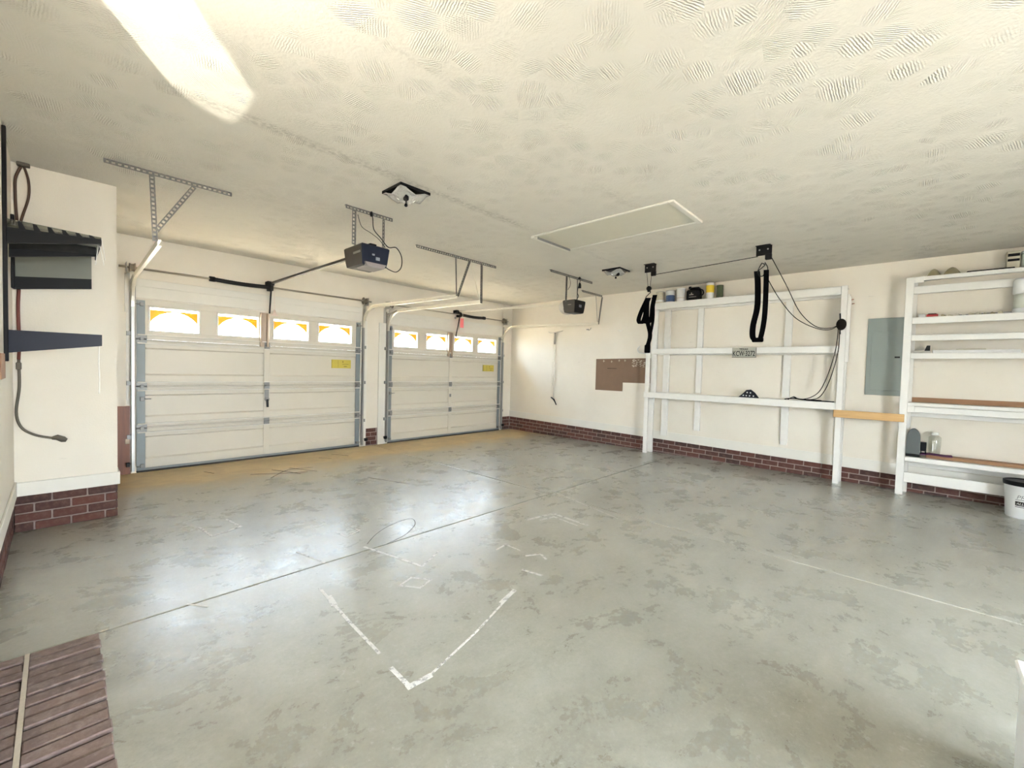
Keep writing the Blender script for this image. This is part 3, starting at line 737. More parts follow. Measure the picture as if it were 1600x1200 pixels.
# ------------------------------------------------------------ openers
def opener(xa, xb, ya, yb, z0, z1, railx, rail_m, label, first):
    t = thing('garage_door_opener', ((xa+xb)/2, (ya+yb)/2, z0), label, 'door opener')
    # tapered body: wider at the top
    k = .022
    def rim(z, d, e=0): return [(xa+d, ya+d, z), (xb-d, ya+d, z), (xb-d, yb-d, z), (xa+d, yb-d, z)]
    b = MB(); zm = z0+.055
    rings = [rim(z1, .012), rim(z1-.012, 0), rim(zm, k*.6), rim(z0+.01, k), rim(z0, k+.03)]
    n = 0
    for r in rings: b.v += r
    for i in range(len(rings)-1):
        for j in range(4):
            b.mi_side = j
            b.cur = 1 if j in (3,) or (j == 2) else 0
            b.face((i*4+j, i*4+(j+1) % 4, i*4+4+(j+1) % 4, i*4+4+j))
    b.cur = 1; b.face((0, 1, 2, 3)); b.face((16, 17, 18, 19))
    b.build('housing', [M_NAVY if first else M_BLACK, M_OPSIDE], t)
    if first:
        MB().box((xa+xb)/2-.05, (xa+xb)/2+.02, ya+.02, ya+.08, z1, z1+.018, .004).build('cord_clamp', M_BLACK, t)
        MB().prism([(xa+.04, ya-.004, z0+.03), (xb-.035, ya-.004, z0+.03), (xb-.06, ya-.004, z0-.012), (xa+.06, ya-.004, z0-.012)], (0, .2, 0)).build('lamp_lens', mat('grey_mauve_lens', (.24, .21, .20), .4), t)
        c = MB().box(xa+.11, xa+.135, ya-.006, ya+.002, z0+.10, z0+.115).box(xa+.15, xa+.19, ya-.004, ya+.004, z0+.06, z0+.09)
        c.build('label_plate', mat('pale_label', (.25, .27, .30), .5), t)
        MB().box(xa-.001+.004, xa+.012, ya+.03, ya+.17, z0+.115, z0+.135).build('side_badge', mat('grey_badge', (.30, .29, .27), .4), t)
    else:
        MB().ball(((xa+xb)/2, yb+.02, (z0+z1)/2), .12, 1.2, 1.05, .9).build('lamp_lens', M_LENS, t)
        MB().box(xa+.12, xa+.18, ya-.003, ya+.004, z0+.09, z0+.13).build('label_plate', mat('pale_label_grey', (.22, .22, .25), .5), t)
        MB().box(xa+.003, xa+.012, ya+.07, ya+.13, z0+.12, z0+.128).build('side_badge', mat('pale_badge', (.30, .29, .24), .4), t)
    # rail to the header, with header bracket and door arm
    zr = (z0+z1)/2+.06
    MB().bar((railx, yb+.01, zr), (railx, -.08, 2.535), .028, .028, (0, 0, 1)).build('rail', rail_m, t)
    MB().box(railx-.05, railx+.01, -.12, 0, 2.50, 2.56, .004).cyl((railx-.03, -.12, 2.53), (railx+.03, -.12, 2.53), .02, 10).build('header_bracket', M_BLKMET, t)
    MB().bar((railx, -.14, 2.53), (railx, -.14, 2.50), .05, .05).build('trolley', M_BLKMET, t)
    return t
o1 = opener(-5.285, -4.99, -3.06, -2.70, 2.345, 2.545, -5.14, mat('dark_steel_rail', (.045, .042, .036), .5, .3), 'navy and grey garage door opener hanging nearer, in front of the nearer door', True)
MB().bar((-5.15, -.15, 2.50), (-5.155, -.09, 2.10), .022, .006, (1, 0, 0)).build('door_arm', M_BLKMET, o1)
MB().cyl((-5.115, -.16, 2.42), (-5.11, -.16, 2.14), .0025, 5).lathe((-5.11, -.16, 2.08), [(.012, .07), (.02, .03), (.028, .01), (.006, 0)], 10).bar((-5.155, -.16, 2.078), (-5.065, -.16, 2.078), .014, .014).build('release_handle', mat('pale_pink_handle', (.75, .60, .52), .5), o1)
o2 = opener(-1.825, -1.535, -3.06, -2.83, 2.29, 2.49, -1.68, M_TRACK, 'small black garage door opener near the right wall with a round pale lens', False)
MB().bar((-1.66, -.15, 2.50), (-1.73, -.09, 1.99), .024, .006, (1, 0, 0)).build('door_arm', M_BLKMET, o2)
MB().box(-1.665, -1.575, -.155, -.15, 2.21, 2.40, .002).build('warning_tag', M_PINK, o2)
MB().cyl((-1.80, -.16, 2.50), (-1.80, -.16, 2.40), .002, 5).ball((-1.80, -.16, 2.385), .022).build('release_handle', M_HINGE, o2)
# opener brackets from the ceiling
for (xa, xb, s0, s1, yy, zt, lab) in ((-5.335, -5.03, -5.417, -4.933, -3.01, 2.54, 'perforated steel ceiling bracket holding the nearer door opener'),
                                  (-1.985, None, -2.288, -1.181, -2.94, 2.48, 'perforated steel ceiling bracket holding the farther door opener')):
    hb = thing('opener_bracket', ((s0+s1)/2, yy, 2.5), lab, 'bracket')
    angle_iron(hb, (s0, yy, H-.018), (s1, yy, H-.018), (0, -1, 0), (0, 0, 1))
    if xb is not None:
        angle_iron(hb, (xa, yy, H-.03), (xa, yy, zt-.02), (0, -1, 0), (1, 0, 0), w=.04)
        angle_iron(hb, (xb+.01, yy+.02, H-.03), (xb+.01, yy+.02, zt-.02), (0, -1, 0), (1, 0, 0), w=.024, fl_w=.016)
    else:
        angle_iron(hb, (xa+.10, yy, H-.03), (xa+.07, yy-.02, zt-.03), (0, -1, 0), (1, 0, 0), w=.04)
        angle_iron(hb, (-1.60, yy, H-.03), (-1.62, yy-.02, zt-.03), (0, -1, 0), (1, 0, 0), w=.02, fl_w=.012)
# cords
def cord(pts, r, m, label, plug=None, nm='power_cord', cat='cord', n=8):
    P = smooth_path(pts, n); t = thing(nm, pts[0], label, cat)
    MB().tube(P, r, 7).build('cable', m, t)
    if plug:
        for a, b, rad in plug: MB().tube([a, Vector(a).lerp(Vector(b), .3), b], [rad*.6, rad, rad], 8).build('plug', m, t)
    return t
cord([(-5.173, -3.03, H-.01), (-5.16, -3.035, 2.80), (-5.15, -3.04, 2.70), (-5.08, -3.05, 2.63), (-5.01, -3.07, 2.555), (-4.94, -3.10, 2.56), (-4.885, -3.11, 2.48), (-4.88, -3.10, 2.38), (-4.93, -3.09, 2.325), (-5.0, -3.08, 2.335), (-5.03, -3.04, 2.37)], .0045, M_BLACK,
     'black power cord looping beside the nearer door opener', plug=[((-5.173, -3.03, H-.005), (-5.17, -3.03, 2.82), .014)])
cord([(-5.31, -3.03, 2.80), (-5.27, -3.03, 2.70), (-5.18, -3.035, 2.66), (-5.10, -3.04, 2.62), (-5.03, -3.05, 2.55)], .003, M_BLACK, 'thin black bell wire drooping to the nearer door opener', nm='bell_wire')
cord([(-1.66, -3.02, H-.01), (-1.655, -3.03, 2.80), (-1.70, -3.03, 2.70), (-1.72, -3.03, 2.60), (-1.69, -3.03, 2.55), (-1.72, -3.0, 2.48)], .005, M_BLACK, 'black power cord knotted above the farther door opener', plug=[((-1.66, -3.02, H-.02), (-1.66, -3.02, 2.82), .022), ((-1.665, -3.03, 2.76), (-1.66, -3.03, 2.68), .022)])
cord([(-1.93, -3.0, 2.84), (-1.87, -3.0, 2.75), (-1.88, -3.0, 2.68), (-1.93, -3.0, 2.62)], .003, M_BLACK, 'thin wire curling beside the farther opener bracket', nm='bell_wire')

# ------------------------------------------------------------ ceiling lights, hatch
def fixture(cx, cy, a, label, s=.145):
    t = thing('ceiling_light', (cx, cy, H), label, 'light')
    ca, sa = math.cos(a), math.sin(a)
    def rp(x, y, z): return (cx+x*ca-y*sa, cy+x*sa+y*ca, z)
    b = MB(); b.prism([rp(-s, -s, H-.022), rp(s, -s, H-.022), rp(s, s, H-.022), rp(-s, s, H-.022)], (0, 0, .022)).build('base_plate', M_BLACK, t)
    # draped square glass: corners high, centre low
    g_ = MB(); n = 12
    for i in range(n+1):
        for j in range(n+1):
            x = -1+2*i/n; y = -1+2*j/n; r = math.hypot(x, y); c = abs(x*y)
            z = H-.085+.030*min(1, r)+.05*c+.012*math.cos(r*9)*(1-min(1, r)*.5)
            z = min(z, H-.024)
            g_.v.append(rp(x*s*.97, y*s*.97, z))
    for i in range(n):
        for j in range(n):
            q = i*(n+1)+j; g_.face((q, q+1, q+n+2, q+n+1), True)
    o = g_.build('glass_shade', M_PGLASS, t, fix=False)
    md = o.modifiers.new('thickness', 'SOLIDIFY'); md.thickness = .004
    for d in (-1, 1):
        MB().ball(rp(d*.05, -d*.02, H-.052), .026, 1, 1, 1).build('bulb', M_WHITE, t)
    MB().lathe((cx, cy, H-.125), [(.004, 0), (.013, .006), (.015, .015), (.010, .026), (.004, .03), (.004, .10)], 12).build('finial', M_BLACK, t)
    MB().box(cx-.05, cx-.015, cy-.075, cy-.03, H-.095, H-.03, .008).build('socket', M_BLACK, t)
    return t
fixture(-5.205, -3.68, .0, 'square pressed-glass ceiling light with a black plate, nearer to the alcove')
fixture(-1.67, -3.66, .0, 'square pressed-glass ceiling light beside the strap hoist near the right wall')
ht = thing('attic_hatch', (-3.3, -4.54, H), 'long cream attic hatch panel with thin trim set in the ceiling', 'hatch')
hx0, hx1, hy0, hy1 = -3.645, -2.965, -5.34, -3.735
fr = MB(); q = .05
MB().box(hx0, hx1, hy0, hy0+q, H-.022, H-.001, .004).build('trim_strip', M_TRIM, ht); MB().box(hx0, hx1, hy1-q, hy1, H-.03, H-.001, .004).build('trim_strip', M_TRIM, ht)
MB().box(hx0, hx0+.03, hy0+q, hy1-q, H-.016, H-.001, .003).build('trim_strip', M_TRIM, ht); MB().box(hx1-.03, hx1, hy0+q, hy1-q, H-.016, H-.001, .003).build('trim_strip', M_TRIM, ht)
MB().box(hx0+.034, hx1-.034, hy0+q+.004, hy1-q-.006, H-.009, H-.001, .002).build('panel', mat('hatch_plywood_paint', (.66, .63, .52), .7, vary=.05), ht)
MB().box(hx0+.05, hx1-.02, hy1-q-.008, hy1-q-.002, H-.034, H-.01).build('gap_edge', M_HINGE, ht)

# ------------------------------------------------------------ ceiling hoist straps
def hoist(x, y, label, style):
    t = thing('hoist_pulley', (x, y, H), label, 'hoist')
    b = MB().box(x-.045, x+.045, y-.075, y+.075, H-.006, H, .002).box(x-.004, x+.004, y-.085, y+.075, H-.11, H-.004, .002)
    b.box(x-.02, x+.02, y-.085, y-.02, H-.165, H-.10, .006)
    b.build('bracket', M_BLKMET, t)
    for dy in (-.045, .04): MB().cyl((x-.010, y+dy, H-.045), (x-.004, y+dy, H-.045), .009, 8).build('bolt', M_TIN, t)
    MB().cyl((x-.014, y-.05, H-.135), (x+.014, y-.05, H-.135), .028, 16).build('pulley_wheel', M_BLACK, t)
    zp = H-.33 if style == 0 else H-.17
    if style == 0:
        MB().cyl((x, y+.045, H-.10), (x, y+.022, zp+.03), .003, 6).cyl((x, y-.028, H-.12), (x, y-.010, zp+.03), .003, 6).build('rope', M_ROPE, t)
        MB().cyl((x-.014, y+.005, zp), (x+.014, y+.005, zp), .032, 16).box(x-.018, x+.018, y-.012, y+.022, zp-.045, zp+.01, .004).build('pulley_block', M_BLKMET, t)
    # S hook
    hk = [(x, y+.005, zp-.03), (x, y-.02, zp-.05), (x, y+.01, zp-.08), (x, y+.045, zp-.115), (x, y+.035, zp-.165), (x, y, zp-.175), (x, y-.02, zp-.15)]
    MB().tube(smooth_path(hk, 5), .0055, 7).build('hook', M_BLKMET, t)
    return t, zp
p1, z1_ = hoist(-1.70, -4.20, 'black ceiling hoist pulley with hook, left end of the rope', 0)
p2, z2_ = hoist(-1.72, -5.575, 'black ceiling hoist pulley with hook, right end of the rope', 1)
cord([(-1.70, -4.26, 2.72), (-1.71, -4.9, 2.735), (-1.72, -5.52, 2.755)], .004, M_ROPE, 'taut dark rope running between the two ceiling hoist pulleys', nm='hoist_rope', cat='rope')
# strap 1: looped bundle
s1 = thing('hoist_strap', (-1.70, -4.2, 2.35), 'bundled black webbing strap hanging from the left hoist hook', 'strap')
X = -1.70
def sy(px): return -4.20-(px-1016)*.0101
def sz(py): return 2.5-(py-456)*.00865
MB().ribbon(smooth_path([(X, sy(1014), sz(466)), (X, sy(1006), sz(485)), (X, sy(1002), sz(500)), (X, sy(1006), sz(506)), (X, sy(1011), sz(495)), (X, sy(1014), sz(470))], 5), (-.028, .052, 0), .005).build('loop', M_WEB, s1)
MB().ribbon(smooth_path([(X+.01, sy(1024), sz(462)), (X+.01, sy(1021), sz(480)), (X, sy(1020), sz(500)), (X, sy(1013), sz(505)), (X, sy(1012), sz(480)), (X, sy(1016), sz(466))], 5), (-.028, .052, 0), .006).build('loop', M_WEB, s1)
MB().ribbon(smooth_path([(X-.01, sy(1014), sz(466)), (X-.01, sy(1015), sz(500)), (X-.01, sy(1020), sz(525)), (X-.01, sy(1016), sz(545)), (X-.01, sy(1016), sz(552))], 5), (-.025, .05, 0), .005).build('tail', M_WEB, s1)
MB().ribbon(smooth_path([(X, sy(1022), sz(466)), (X, sy(1023), sz(500)), (X, sy(1019), sz(530)), (X, sy(1018), sz(551))], 5), (-.015, .035, 0), .005).build('tail', M_WEB, s1)
MB().box(X-.02, X+.012, sy(1020.5), sy(1012.5), sz(553), sz(540), .01).build('strap_end', M_WEB, s1)
# strap 2: long loop
s2 = thing('hoist_strap', (-1.72, -5.57, 2.2), 'long black webbing strap hanging in a loop from the right hoist hook', 'strap')
X = -1.72
def sy(px): return -5.575-(px-1192)*.0097
def sz(py): return 2.56-(py-428)*.00735
MB().ribbon(smooth_path([(X, sy(1186), sz(424)), (X, sy(1187.5), sz(445)), (X, sy(1188), sz(480)), (X, sy(1184.5), sz(508)), (X, sy(1184.5), sz(526)), (X, sy(1188), sz(534))], 6), (-.02, .058, 0), .006).build('strap_run', M_WEB, s2)
MB().ribbon(smooth_path([(X-.01, sy(1196), sz(424)), (X-.01, sy(1196.5), sz(450)), (X-.01, sy(1196.5), sz(490)), (X-.01, sy(1195), sz(515)), (X-.01, sy(1192.5), sz(533))], 6), (-.018, .05, 0), .006).build('strap_run', M_WEB, s2)
MB().box(X-.02, X+.015, sy(1196), sy(1184), sz(535), sz(528), .01).build('strap_end', M_WEB, s2)
MB().tube(smooth_path([(X, sy(1191), sz(412)), (X, sy(1188), sz(420)), (X, sy(1186), sz(427))], 4), .005, 6).tube(smooth_path([(X, sy(1194), sz(412)), (X, sy(1197), sz(420)), (X, sy(1197), sz(427))], 4), .005, 6).build('hook', M_BLKMET, s2)
# long ropes to the cleat on the shelf post, then down to the shelf
cord([(-1.72, -5.66, 2.72), (-1.38, -5.75, 2.45), (-1.0, -5.83, 2.18), (-.65, -5.95, 2.03), (-.40, -6.08, 2.03), (-.27, -6.15, 2.10)], .0045, M_ROPE, 'upper dark hoist rope sagging from the ceiling pulley to the shelf post', nm='hoist_rope', cat='rope')
cord([(-1.72, -5.60, 2.55), (-1.38, -5.68, 2.31), (-1.0, -5.79, 2.11), (-.65, -5.95, 2.01), (-.40, -6.07, 2.01), (-.27, -6.15, 2.09)], .0045, M_ROPE, 'lower dark hoist rope hanging from the strap hook to the shelf post', nm='hoist_rope', cat='rope')
cord([(-.275, -6.135, 2.02), (-.30, -6.12, 1.75), (-.31, -6.06, 1.45), (-.31, -5.98, 1.22), (-.28, -5.88, 1.12), (-.20, -5.75, 1.075)], .005, M_ROPE, 'left of two dark rope tails dropping from the cleat to the workbench', nm='rope_tail', cat='rope')
cord([(-.275, -6.15, 2.02), (-.31, -6.15, 1.75), (-.32, -6.10, 1.45), (-.32, -6.03, 1.22), (-.28, -5.95, 1.11), (-.20, -5.82, 1.075)], .005, M_ROPE, 'right of two dark rope tails dropping from the cleat to the workbench', nm='rope_tail', cat='rope')
cl = thing('rope_cleat', (-.26, -6.16, 2.05), 'black rope cleat wrapped with rope on the right shelf post', 'cleat')
MB().tube(smooth_path([(-.262, -6.145, 2.225), (-.275, -6.15, 2.16), (-.275, -6.15, 2.06), (-.262, -6.155, 1.955)], 4), [.008]*13, 7).build('horns', M_BLKMET, cl)
MB().ball((-.285, -6.165, 2.08), .05, .7, 1.1, 1.5).build('rope_wrap', M_ROPE, cl)

# ------------------------------------------------------------ shelf unit on the right wall (nearer corner)
u1 = thing('shelf_unit', (-.12, -4.84, 0), 'tall white built-in shelving with a workbench shelf, hoist ropes tied to it', 'shelving')
def P_(b, nm, m=M_WHITEWOOD, par=u1): return b.build(nm, m, par)
xf = -.215
# posts
P_(MB().box(xf-.02, xf+.02, -3.535, -3.465, 0, 1.80, .003), 'leg'); P_(MB().box(-.075, -.035, -3.56, -3.475, 0, 1.0, .003), 'leg')
P_(MB().box(-.17, -.13, -3.63, -3.54, 1.0, 2.5, .003), 'post'); P_(MB().box(-.05, -.002, -3.80, -3.70, .31, 2.48, .003), 'post')
P_(MB().box(xf-.02, xf+.02, -6.21, -6.145, 0, 2.59, .003), 'leg'); P_(MB().box(-.07, -.03, -6.22, -6.15, 0, 2.5, .003), 'leg')
P_(MB().box(xf+.022, xf+.06, -6.245, -6.20, 1.6, 2.45, .003), 'post')
P_(MB().box(xf-.058, xf-.022, -6.18, -6.13, .99, 2.2, .003), 'post_facing') if False else None
# fascias and decks
for z0, z1, y0, lab in ((2.475, 2.585, -3.56, 0), (1.715, 1.808, -3.56, 0), (.965, 1.062, -3.46, 0)):
    P_(MB().box(xf-.02, xf+.018, -6.143, y0, z0, z1, .004) if y0 < -3.5 else MB().box(xf-.044, xf-.0205, -6.143, y0, z0, z1, .004), 'front_rail')
    P_(MB().box(xf+.0205, -.002, -6.20, min(y0, -3.462), z1-.018, z1-.002, .002), 'shelf_board')
    P_(MB().box(-.045, -.003, -6.14, y0-.01, z0-.01, z1-.02, .003), 'back_rail')
for y0, zb in ((-4.255, .62), (-4.255, 1.08), (-4.255, 1.82), (-5.49, .40), (-5.49, 1.08), (-5.49, 1.82)):
    zt = {.62: .955, .40: .955, 1.08: 1.70, 1.82: 2.465}[zb]
    P_(MB().box(-.042, -.003, y0-.09, y0, zb if zb > .7 else (.46 if y0 > -5 else .40), zt, .003), 'wall_stud')
# licence plate
lp = thing('licence_plate', (-.245, -5.01, 1.66), 'old pale licence plate reading KCW 3272 nailed to the middle shelf rail', 'plate')
MB().box(-.240, -.236, -5.185, -4.855, 1.655, 1.803, .0015).build('plate', M_PLATE, lp)
PR, PU = (0, -1, 0), (0, 0, 1)
text('KCW\u00b73272', .105, 'lettering', M_INK, lp, (-.2405, -4.864, 1.680), PR, PU, sx=.62, bold=.0022)
text('TEXAS', .040, 'state_name', M_INK, lp, (-.2405, -4.955, 1.765), PR, PU, sx=1.0, bold=.0012)
fr = MB()
for a in ((-5.185, -4.855, 1.655, 1.664), (-5.185, -5.177, 1.664, 1.803)): fr.box(-.2425, -.240, a[0], a[1], a[2], a[3])
fr.build('rim', mat('plate_rim', (.16, .15, .11), .5, .3), lp)

# things on the top shelf (z 2.584)
TZ = 2.5855; gp = 'cans on the top shelf'
def can(x, y, r, h, m, label, lidm=M_TIN, band=None, nm='paint_can'):
    t = thing(nm, (x, y, TZ), label, 'can', gp)
    MB().lathe((x, y, TZ), [(r*.98, 0), (r, .004), (r, h-.004), (r*.98, h)], 22).build('can_body', m, t)
    MB().lathe((x, y, TZ), [(r*1.03, h-.004), (r*1.04, h+.002), (r*1.03, h+.008), (r*.85, h+.006), (r*.82, h+.003)], 22).build('lid', lidm, t)
    if band:
        a0, a1, bm_ = band; MB().lathe((x, y, TZ), [(r*1.004, a0), (r*1.012, a0+.002), (r*1.012, a1-.002), (r*1.004, a1)], 22).build('label_band', bm_, t)
    return t
can(-.165, -3.655, .068, .185, M_CREAM, 'cream paint can with mottled label, leftmost on the top shelf', band=(.02, .05, M_CANW))
can(-.16, -3.830, .070, .19, M_CANW, 'white topped paint can with a blue label on the top shelf', band=(.01, .115, M_BLUE))
can(-.155, -4.005, .066, .205, M_CANW, 'plain white can between the blue can and the black jug', lidm=M_WHITE, band=(.05, .06, M_CREAM))
can(-.13, -4.46, .060, .25, M_CANW, 'tall yellow and white can right of the black jug', lidm=M_TIN, band=(.10, .215, M_CANY))
can(-.11, -4.60, .048, .20, M_GREEN, 'small dark green can, rightmost on the top shelf', lidm=M_GREEN)
jg = thing('black_jug', (-.12, -4.20, TZ), 'squat black jug with handle between cans on the top shelf', 'jug')
MB().box(-.19, -.05, -4.315, -4.105, TZ, TZ+.175, .02).box(-.17, -.07, -4.30, -4.14, TZ+.175, TZ+.215, .02).build('jug_body', M_BLACK, jg)
MB().tube(smooth_path([(-.18, -4.30, TZ+.16), (-.18, -4.36, TZ+.15), (-.18, -4.375, TZ+.09), (-.18, -4.32, TZ+.05)], 5), .011, 8).build('handle', M_BLACK, jg)
MB().cyl((-.12, -4.14, TZ+.20), (-.12, -4.14, TZ+.235), .022, 12).build('cap', M_BLACK, jg)
MB().box(-.1915, -.189, -4.225, -4.155, TZ+.085, TZ+.10).box(-.1915, -.189, -4.27, -4.15, TZ+.05, TZ+.058).box(-.1915, -.189, -4.20, -4.185, TZ+.10, TZ+.125).build('jug_print', mat('grey_print', (.30, .28, .24), .6), jg)
# folded starred cloth and rope bundle on the workbench (z 1.06)
WZ = 1.0625
fg = thing('folded_flag', (-.20, -5.09, WZ), 'small triangular folded dark flag with white stars on the workbench shelf', 'flag')
b = MB(); yc = -5.095
b.prism([(-.215, yc+.135, WZ), (-.215, yc-.135, WZ), (-.20, yc-.075, WZ+.075), (-.20, yc-.02, WZ+.118), (-.20, yc+.03, WZ+.112), (-.205, yc+.08, WZ+.055)], (.045, 0, 0))
b.build('folded_cloth', M_NAVY2 if 'M_NAVY2' in globals() else mat('dark_navy_cloth', (.018, .017, .022), .9), fg)
def star(b, y, z, r, x=-.2165):
    pts = []
    for i in range(10):
        a = PI/2+i*PI/5; q = r if i % 2 == 0 else r*.5
        pts.append((x, y+q*math.cos(a), z+q*math.sin(a)))
    b.prism(pts, (-.002, 0, 0))
for (dy, dz) in ((.065, .03), (.025, .028), (-.02, .027), (-.07, .026), (.015, .075), (-.03, .072)):
    b = MB(); star(b, yc+dy, WZ+dz, .013, -.218); b.build('star', M_WHITE, fg)
rb = thing('strap_bundle', (-.19, -5.8, WZ), 'flat black strap laid along the workbench where the rope tails end', 'strap')
MB().ribbon(smooth_path([(-.20, -5.60, WZ+.004), (-.20, -5.66, WZ+.045), (-.20, -5.72, WZ+.02), (-.21, -5.85, WZ+.010), (-.21, -6.0, WZ+.008), (-.21, -6.12, WZ+.006)], 5), (.05, 0, .004), .008).build('webbing', M_WEB, rb)
MB().ribbon(smooth_path([(-.17, -5.55, WZ+.004), (-.17, -5.64, WZ+.022), (-.17, -5.80, WZ+.016), (-.17, -5.98, WZ+.013)], 5), (.04, .01, .003), .008).build('webbing', M_WEB, rb)
# coat pegs on the wall right of the unit
for i, (yy, zz, lab) in enumerate(((-6.23, 2.43, 'upper thin copper peg sticking out behind the right shelf post'), (-6.24, 2.375, 'lower thin copper peg sticking out behind the right shelf post'))):
    tag(MB().tube([(-.002, yy, zz), (-.10, yy-.03, zz-.01)], .006, 6).build('peg', mat('copper_peg', (.45, .20, .12), .5, .3), None, origin=(0, yy, zz)), lab, 'peg')

# pine board between units
tag(MB().box(-.275, -.236, -6.815, -6.125, .875, .970, .003).build('pine_board', M_PINE, None, origin=(-.25, -6.46, .875)), 'raw pine board nailed across the gap between the two shelving units', 'board')

# electrical panel
ep = thing('electrical_panel', (0, -6.64, 1.18), 'flat grey electrical panel on the wall between the shelving units', 'electrical panel')
MB().box(-.018, 0, -6.86, -6.415, 1.180, 2.165, .003).build('cover', M_PANELG, ep)
MB().box(-.024, -.018, -6.84, -6.46, 1.24, 1.99, .002).build('door', M_PANELG, ep)
MB().box(-.030, -.024, -6.74, -6.69, 1.655, 1.675, .001).build('latch', M_BLACK, ep)
for yy, zz in ((-6.435, 1.21), (-6.435, 1.67), (-6.435, 2.13)): MB().cyl((-.022, yy, zz), (-.017, yy, zz), .008, 8).build('screw', M_HINGE, ep)

# ------------------------------------------------------------ second shelf unit (right frame edge)
u2 = thing('shelf_unit', (-.12, -7.5, 0), 'white open shelving unit at the right edge standing beside the grey panel', 'shelving')
x2 = -.25; ye = -8.30
Q = lambda b, nm, m=M_WHITEWOOD: b.build(nm, m, u2)
Q(MB().box(x2-.02, x2+.02, -6.835, -6.765, 0, 2.605, .003), 'leg')
Q(MB().box(-.06, -.02, -6.87, -6.80, 0, 2.58, .003), 'leg')
Q(MB().box(x2-.02, x2+.02, ye, ye+.07, 0, 2.605, .003), 'leg')
Q(MB().box(-.06, -.02, ye, ye+.07, 0, 2.58, .003), 'leg')
Q(MB().box(x2-.02, x2+.01, -6.92, -6.836, 2.535, 2.605, .004), 'corner_block')
Q(MB().box(x2-.012, x2+.02, ye+.07, -6.836, 2.560, 2.605, .003), 'front_rail')
Q(MB().box(-.10, -.06, ye+.07, -6.80, 2.43, 2.52, .003), 'back_rail')
Q(MB().box(x2+.02, -.003, ye+.03, -6.80, 2.592, 2.606, .002), 'shelf_board')
for z0, z1 in ((2.050, 2.128), (1.850, 1.918), (1.640, 1.705), (1.075, 1.115), (.410, .465)):
    Q(MB().box(x2-.02, x2+.018, ye+.07, -6.836, z0, z1, .004), 'front_rail')
    Q(MB().box(x2+.02, -.003, ye+.03, -6.84, z1-.014, z1-.001, .002), 'shelf_board')
Q(MB().box(x2-.022, x2+.015, -6.90, -6.836, 1.00, 1.075, .003), 'corner_block')
Q(MB().box(-.055, -.012, ye+.03, -6.80, .94, 1.03, .003), 'back_rail')
Q(MB().box(x2+.02, x2+.045, ye+.07, -6.84, 1.0, 1.07, .003), 'back_rail')
Q(MB().box(x2-.02+.03, x2+.04, ye+.07, -6.836, .155, .275, .003), 'lower_rail')
Q(MB().box(-.05, -.01, ye+.07, -6.84, .33, .405, .003), 'back_rail')
M_WHITEWOOD
tag(MB().box(-.03, -.008, -8.2, -6.86, 1.117, 1.175, .002).build('back_plank', M_BRWOOD, None, origin=(-.02, -7.5, 1.117)), 'brown plank standing along the back of the waist-high shelf', 'board')
tag(MB().box(-.17, -.03, -8.2, -7.02, .466, .502, .003).build('brown_plank', M_BRWOOD, None, origin=(-.1, -7.6, .466)), 'brown plank lying on the lowest shelf of the right unit', 'board')
tag(MB().ribbon(smooth_path([(-.13, -6.93, .468), (-.13, -6.97, .502), (-.13, -7.06, .512), (-.13, -7.17, .506), (-.13, -7.24, .51)], 4), (.16, 0, .0), .008).build('purple_cloth', M_PURP, None, origin=(-.1, -7.05, .466)), 'folded purple cloth on the lowest shelf beside the grey case', 'cloth')
# grey round-topped case
gc = thing('round_top_case', (-.14, -6.88, .466), 'dark grey round-topped case on the lowest shelf by the post', 'case')
pts = [(-.20, -6.845, .466), (-.20, -6.965, .466)]
pts = [(-.21, -6.965, .467)]+[(-.21, -6.905-.06*math.cos(a), .68+.12*math.sin(a)) for a in [PI*k/12 for k in range(13)]][0:13]+[(-.21, -6.845, .467)]
MB().prism(pts, (.12, 0, 0)).build('shell', M_GREY, gc)
MB().box(-.213, -.088, -6.967, -6.843, .467, .50, .004).build('base_band', M_BLACK, gc)
bb = thing('small_black_box', (-.13, -6.985, .51), 'small black stand right of the grey case', 'box')
MB().box(-.21, -.10, -7.02, -6.968, .545, .645, .004).build('box_body', M_BLACK, bb)
MB().box(-.20, -.11, -7.02, -7.008, .503, .545, .001).build('foot', M_BLACK, bb); MB().box(-.20, -.11, -6.98, -6.97, .503, .545, .001).build('foot', M_BLACK, bb)
jr = thing('clear_jar', (-.10, -7.09, .515), 'clear plastic jar with a pale lid behind the purple cloth', 'jar')
MB().lathe((-.10, -7.09, .512), [(.045, 0), (.05, .01), (.055, .13), (.055, .20), (.03, .225)], 20).build('jar_body', M_CLEAR, jr)
MB().lathe((-.10, -7.09, .737), [(.033, 0), (.033, .028), (.02, .034)], 18).build('lid', M_WHITE, jr)
# top of second unit
for yy, rr, lab in ((-7.000, .050, 'left olive grey rounded lump on top of the right shelving unit'), (-7.150, .060, 'right olive grey rounded lump on top of the right shelving unit')):
    tag(MB().lathe((-.11, yy, 2.606), [(rr*1.35, 0), (rr*1.25, .02), (rr*.9, .055), (rr*.55, .085), (rr*.15, .10)], 16).build('foam_lump', M_CARD, None, origin=(-.11, yy, 2.606)), lab, 'foam')
tag(MB().box(-.20, -.04, -7.62, -7.265, 2.606, 2.628, .004).build('flat_black_case', M_BLACK, None, origin=(-.12, -7.44, 2.606)), 'flat black case lying on top of the right shelving unit', 'case')
sb = thing('striped_box', (-.12, -7.66, 2.606), 'small pale box with two black bars on top of the right shelving unit', 'box')
MB().box(-.19, -.05, -7.655, -7.56, 2.606, 2.80, .004).build('box_body', mat('pale_card', (.52, .49, .38), .7), sb)
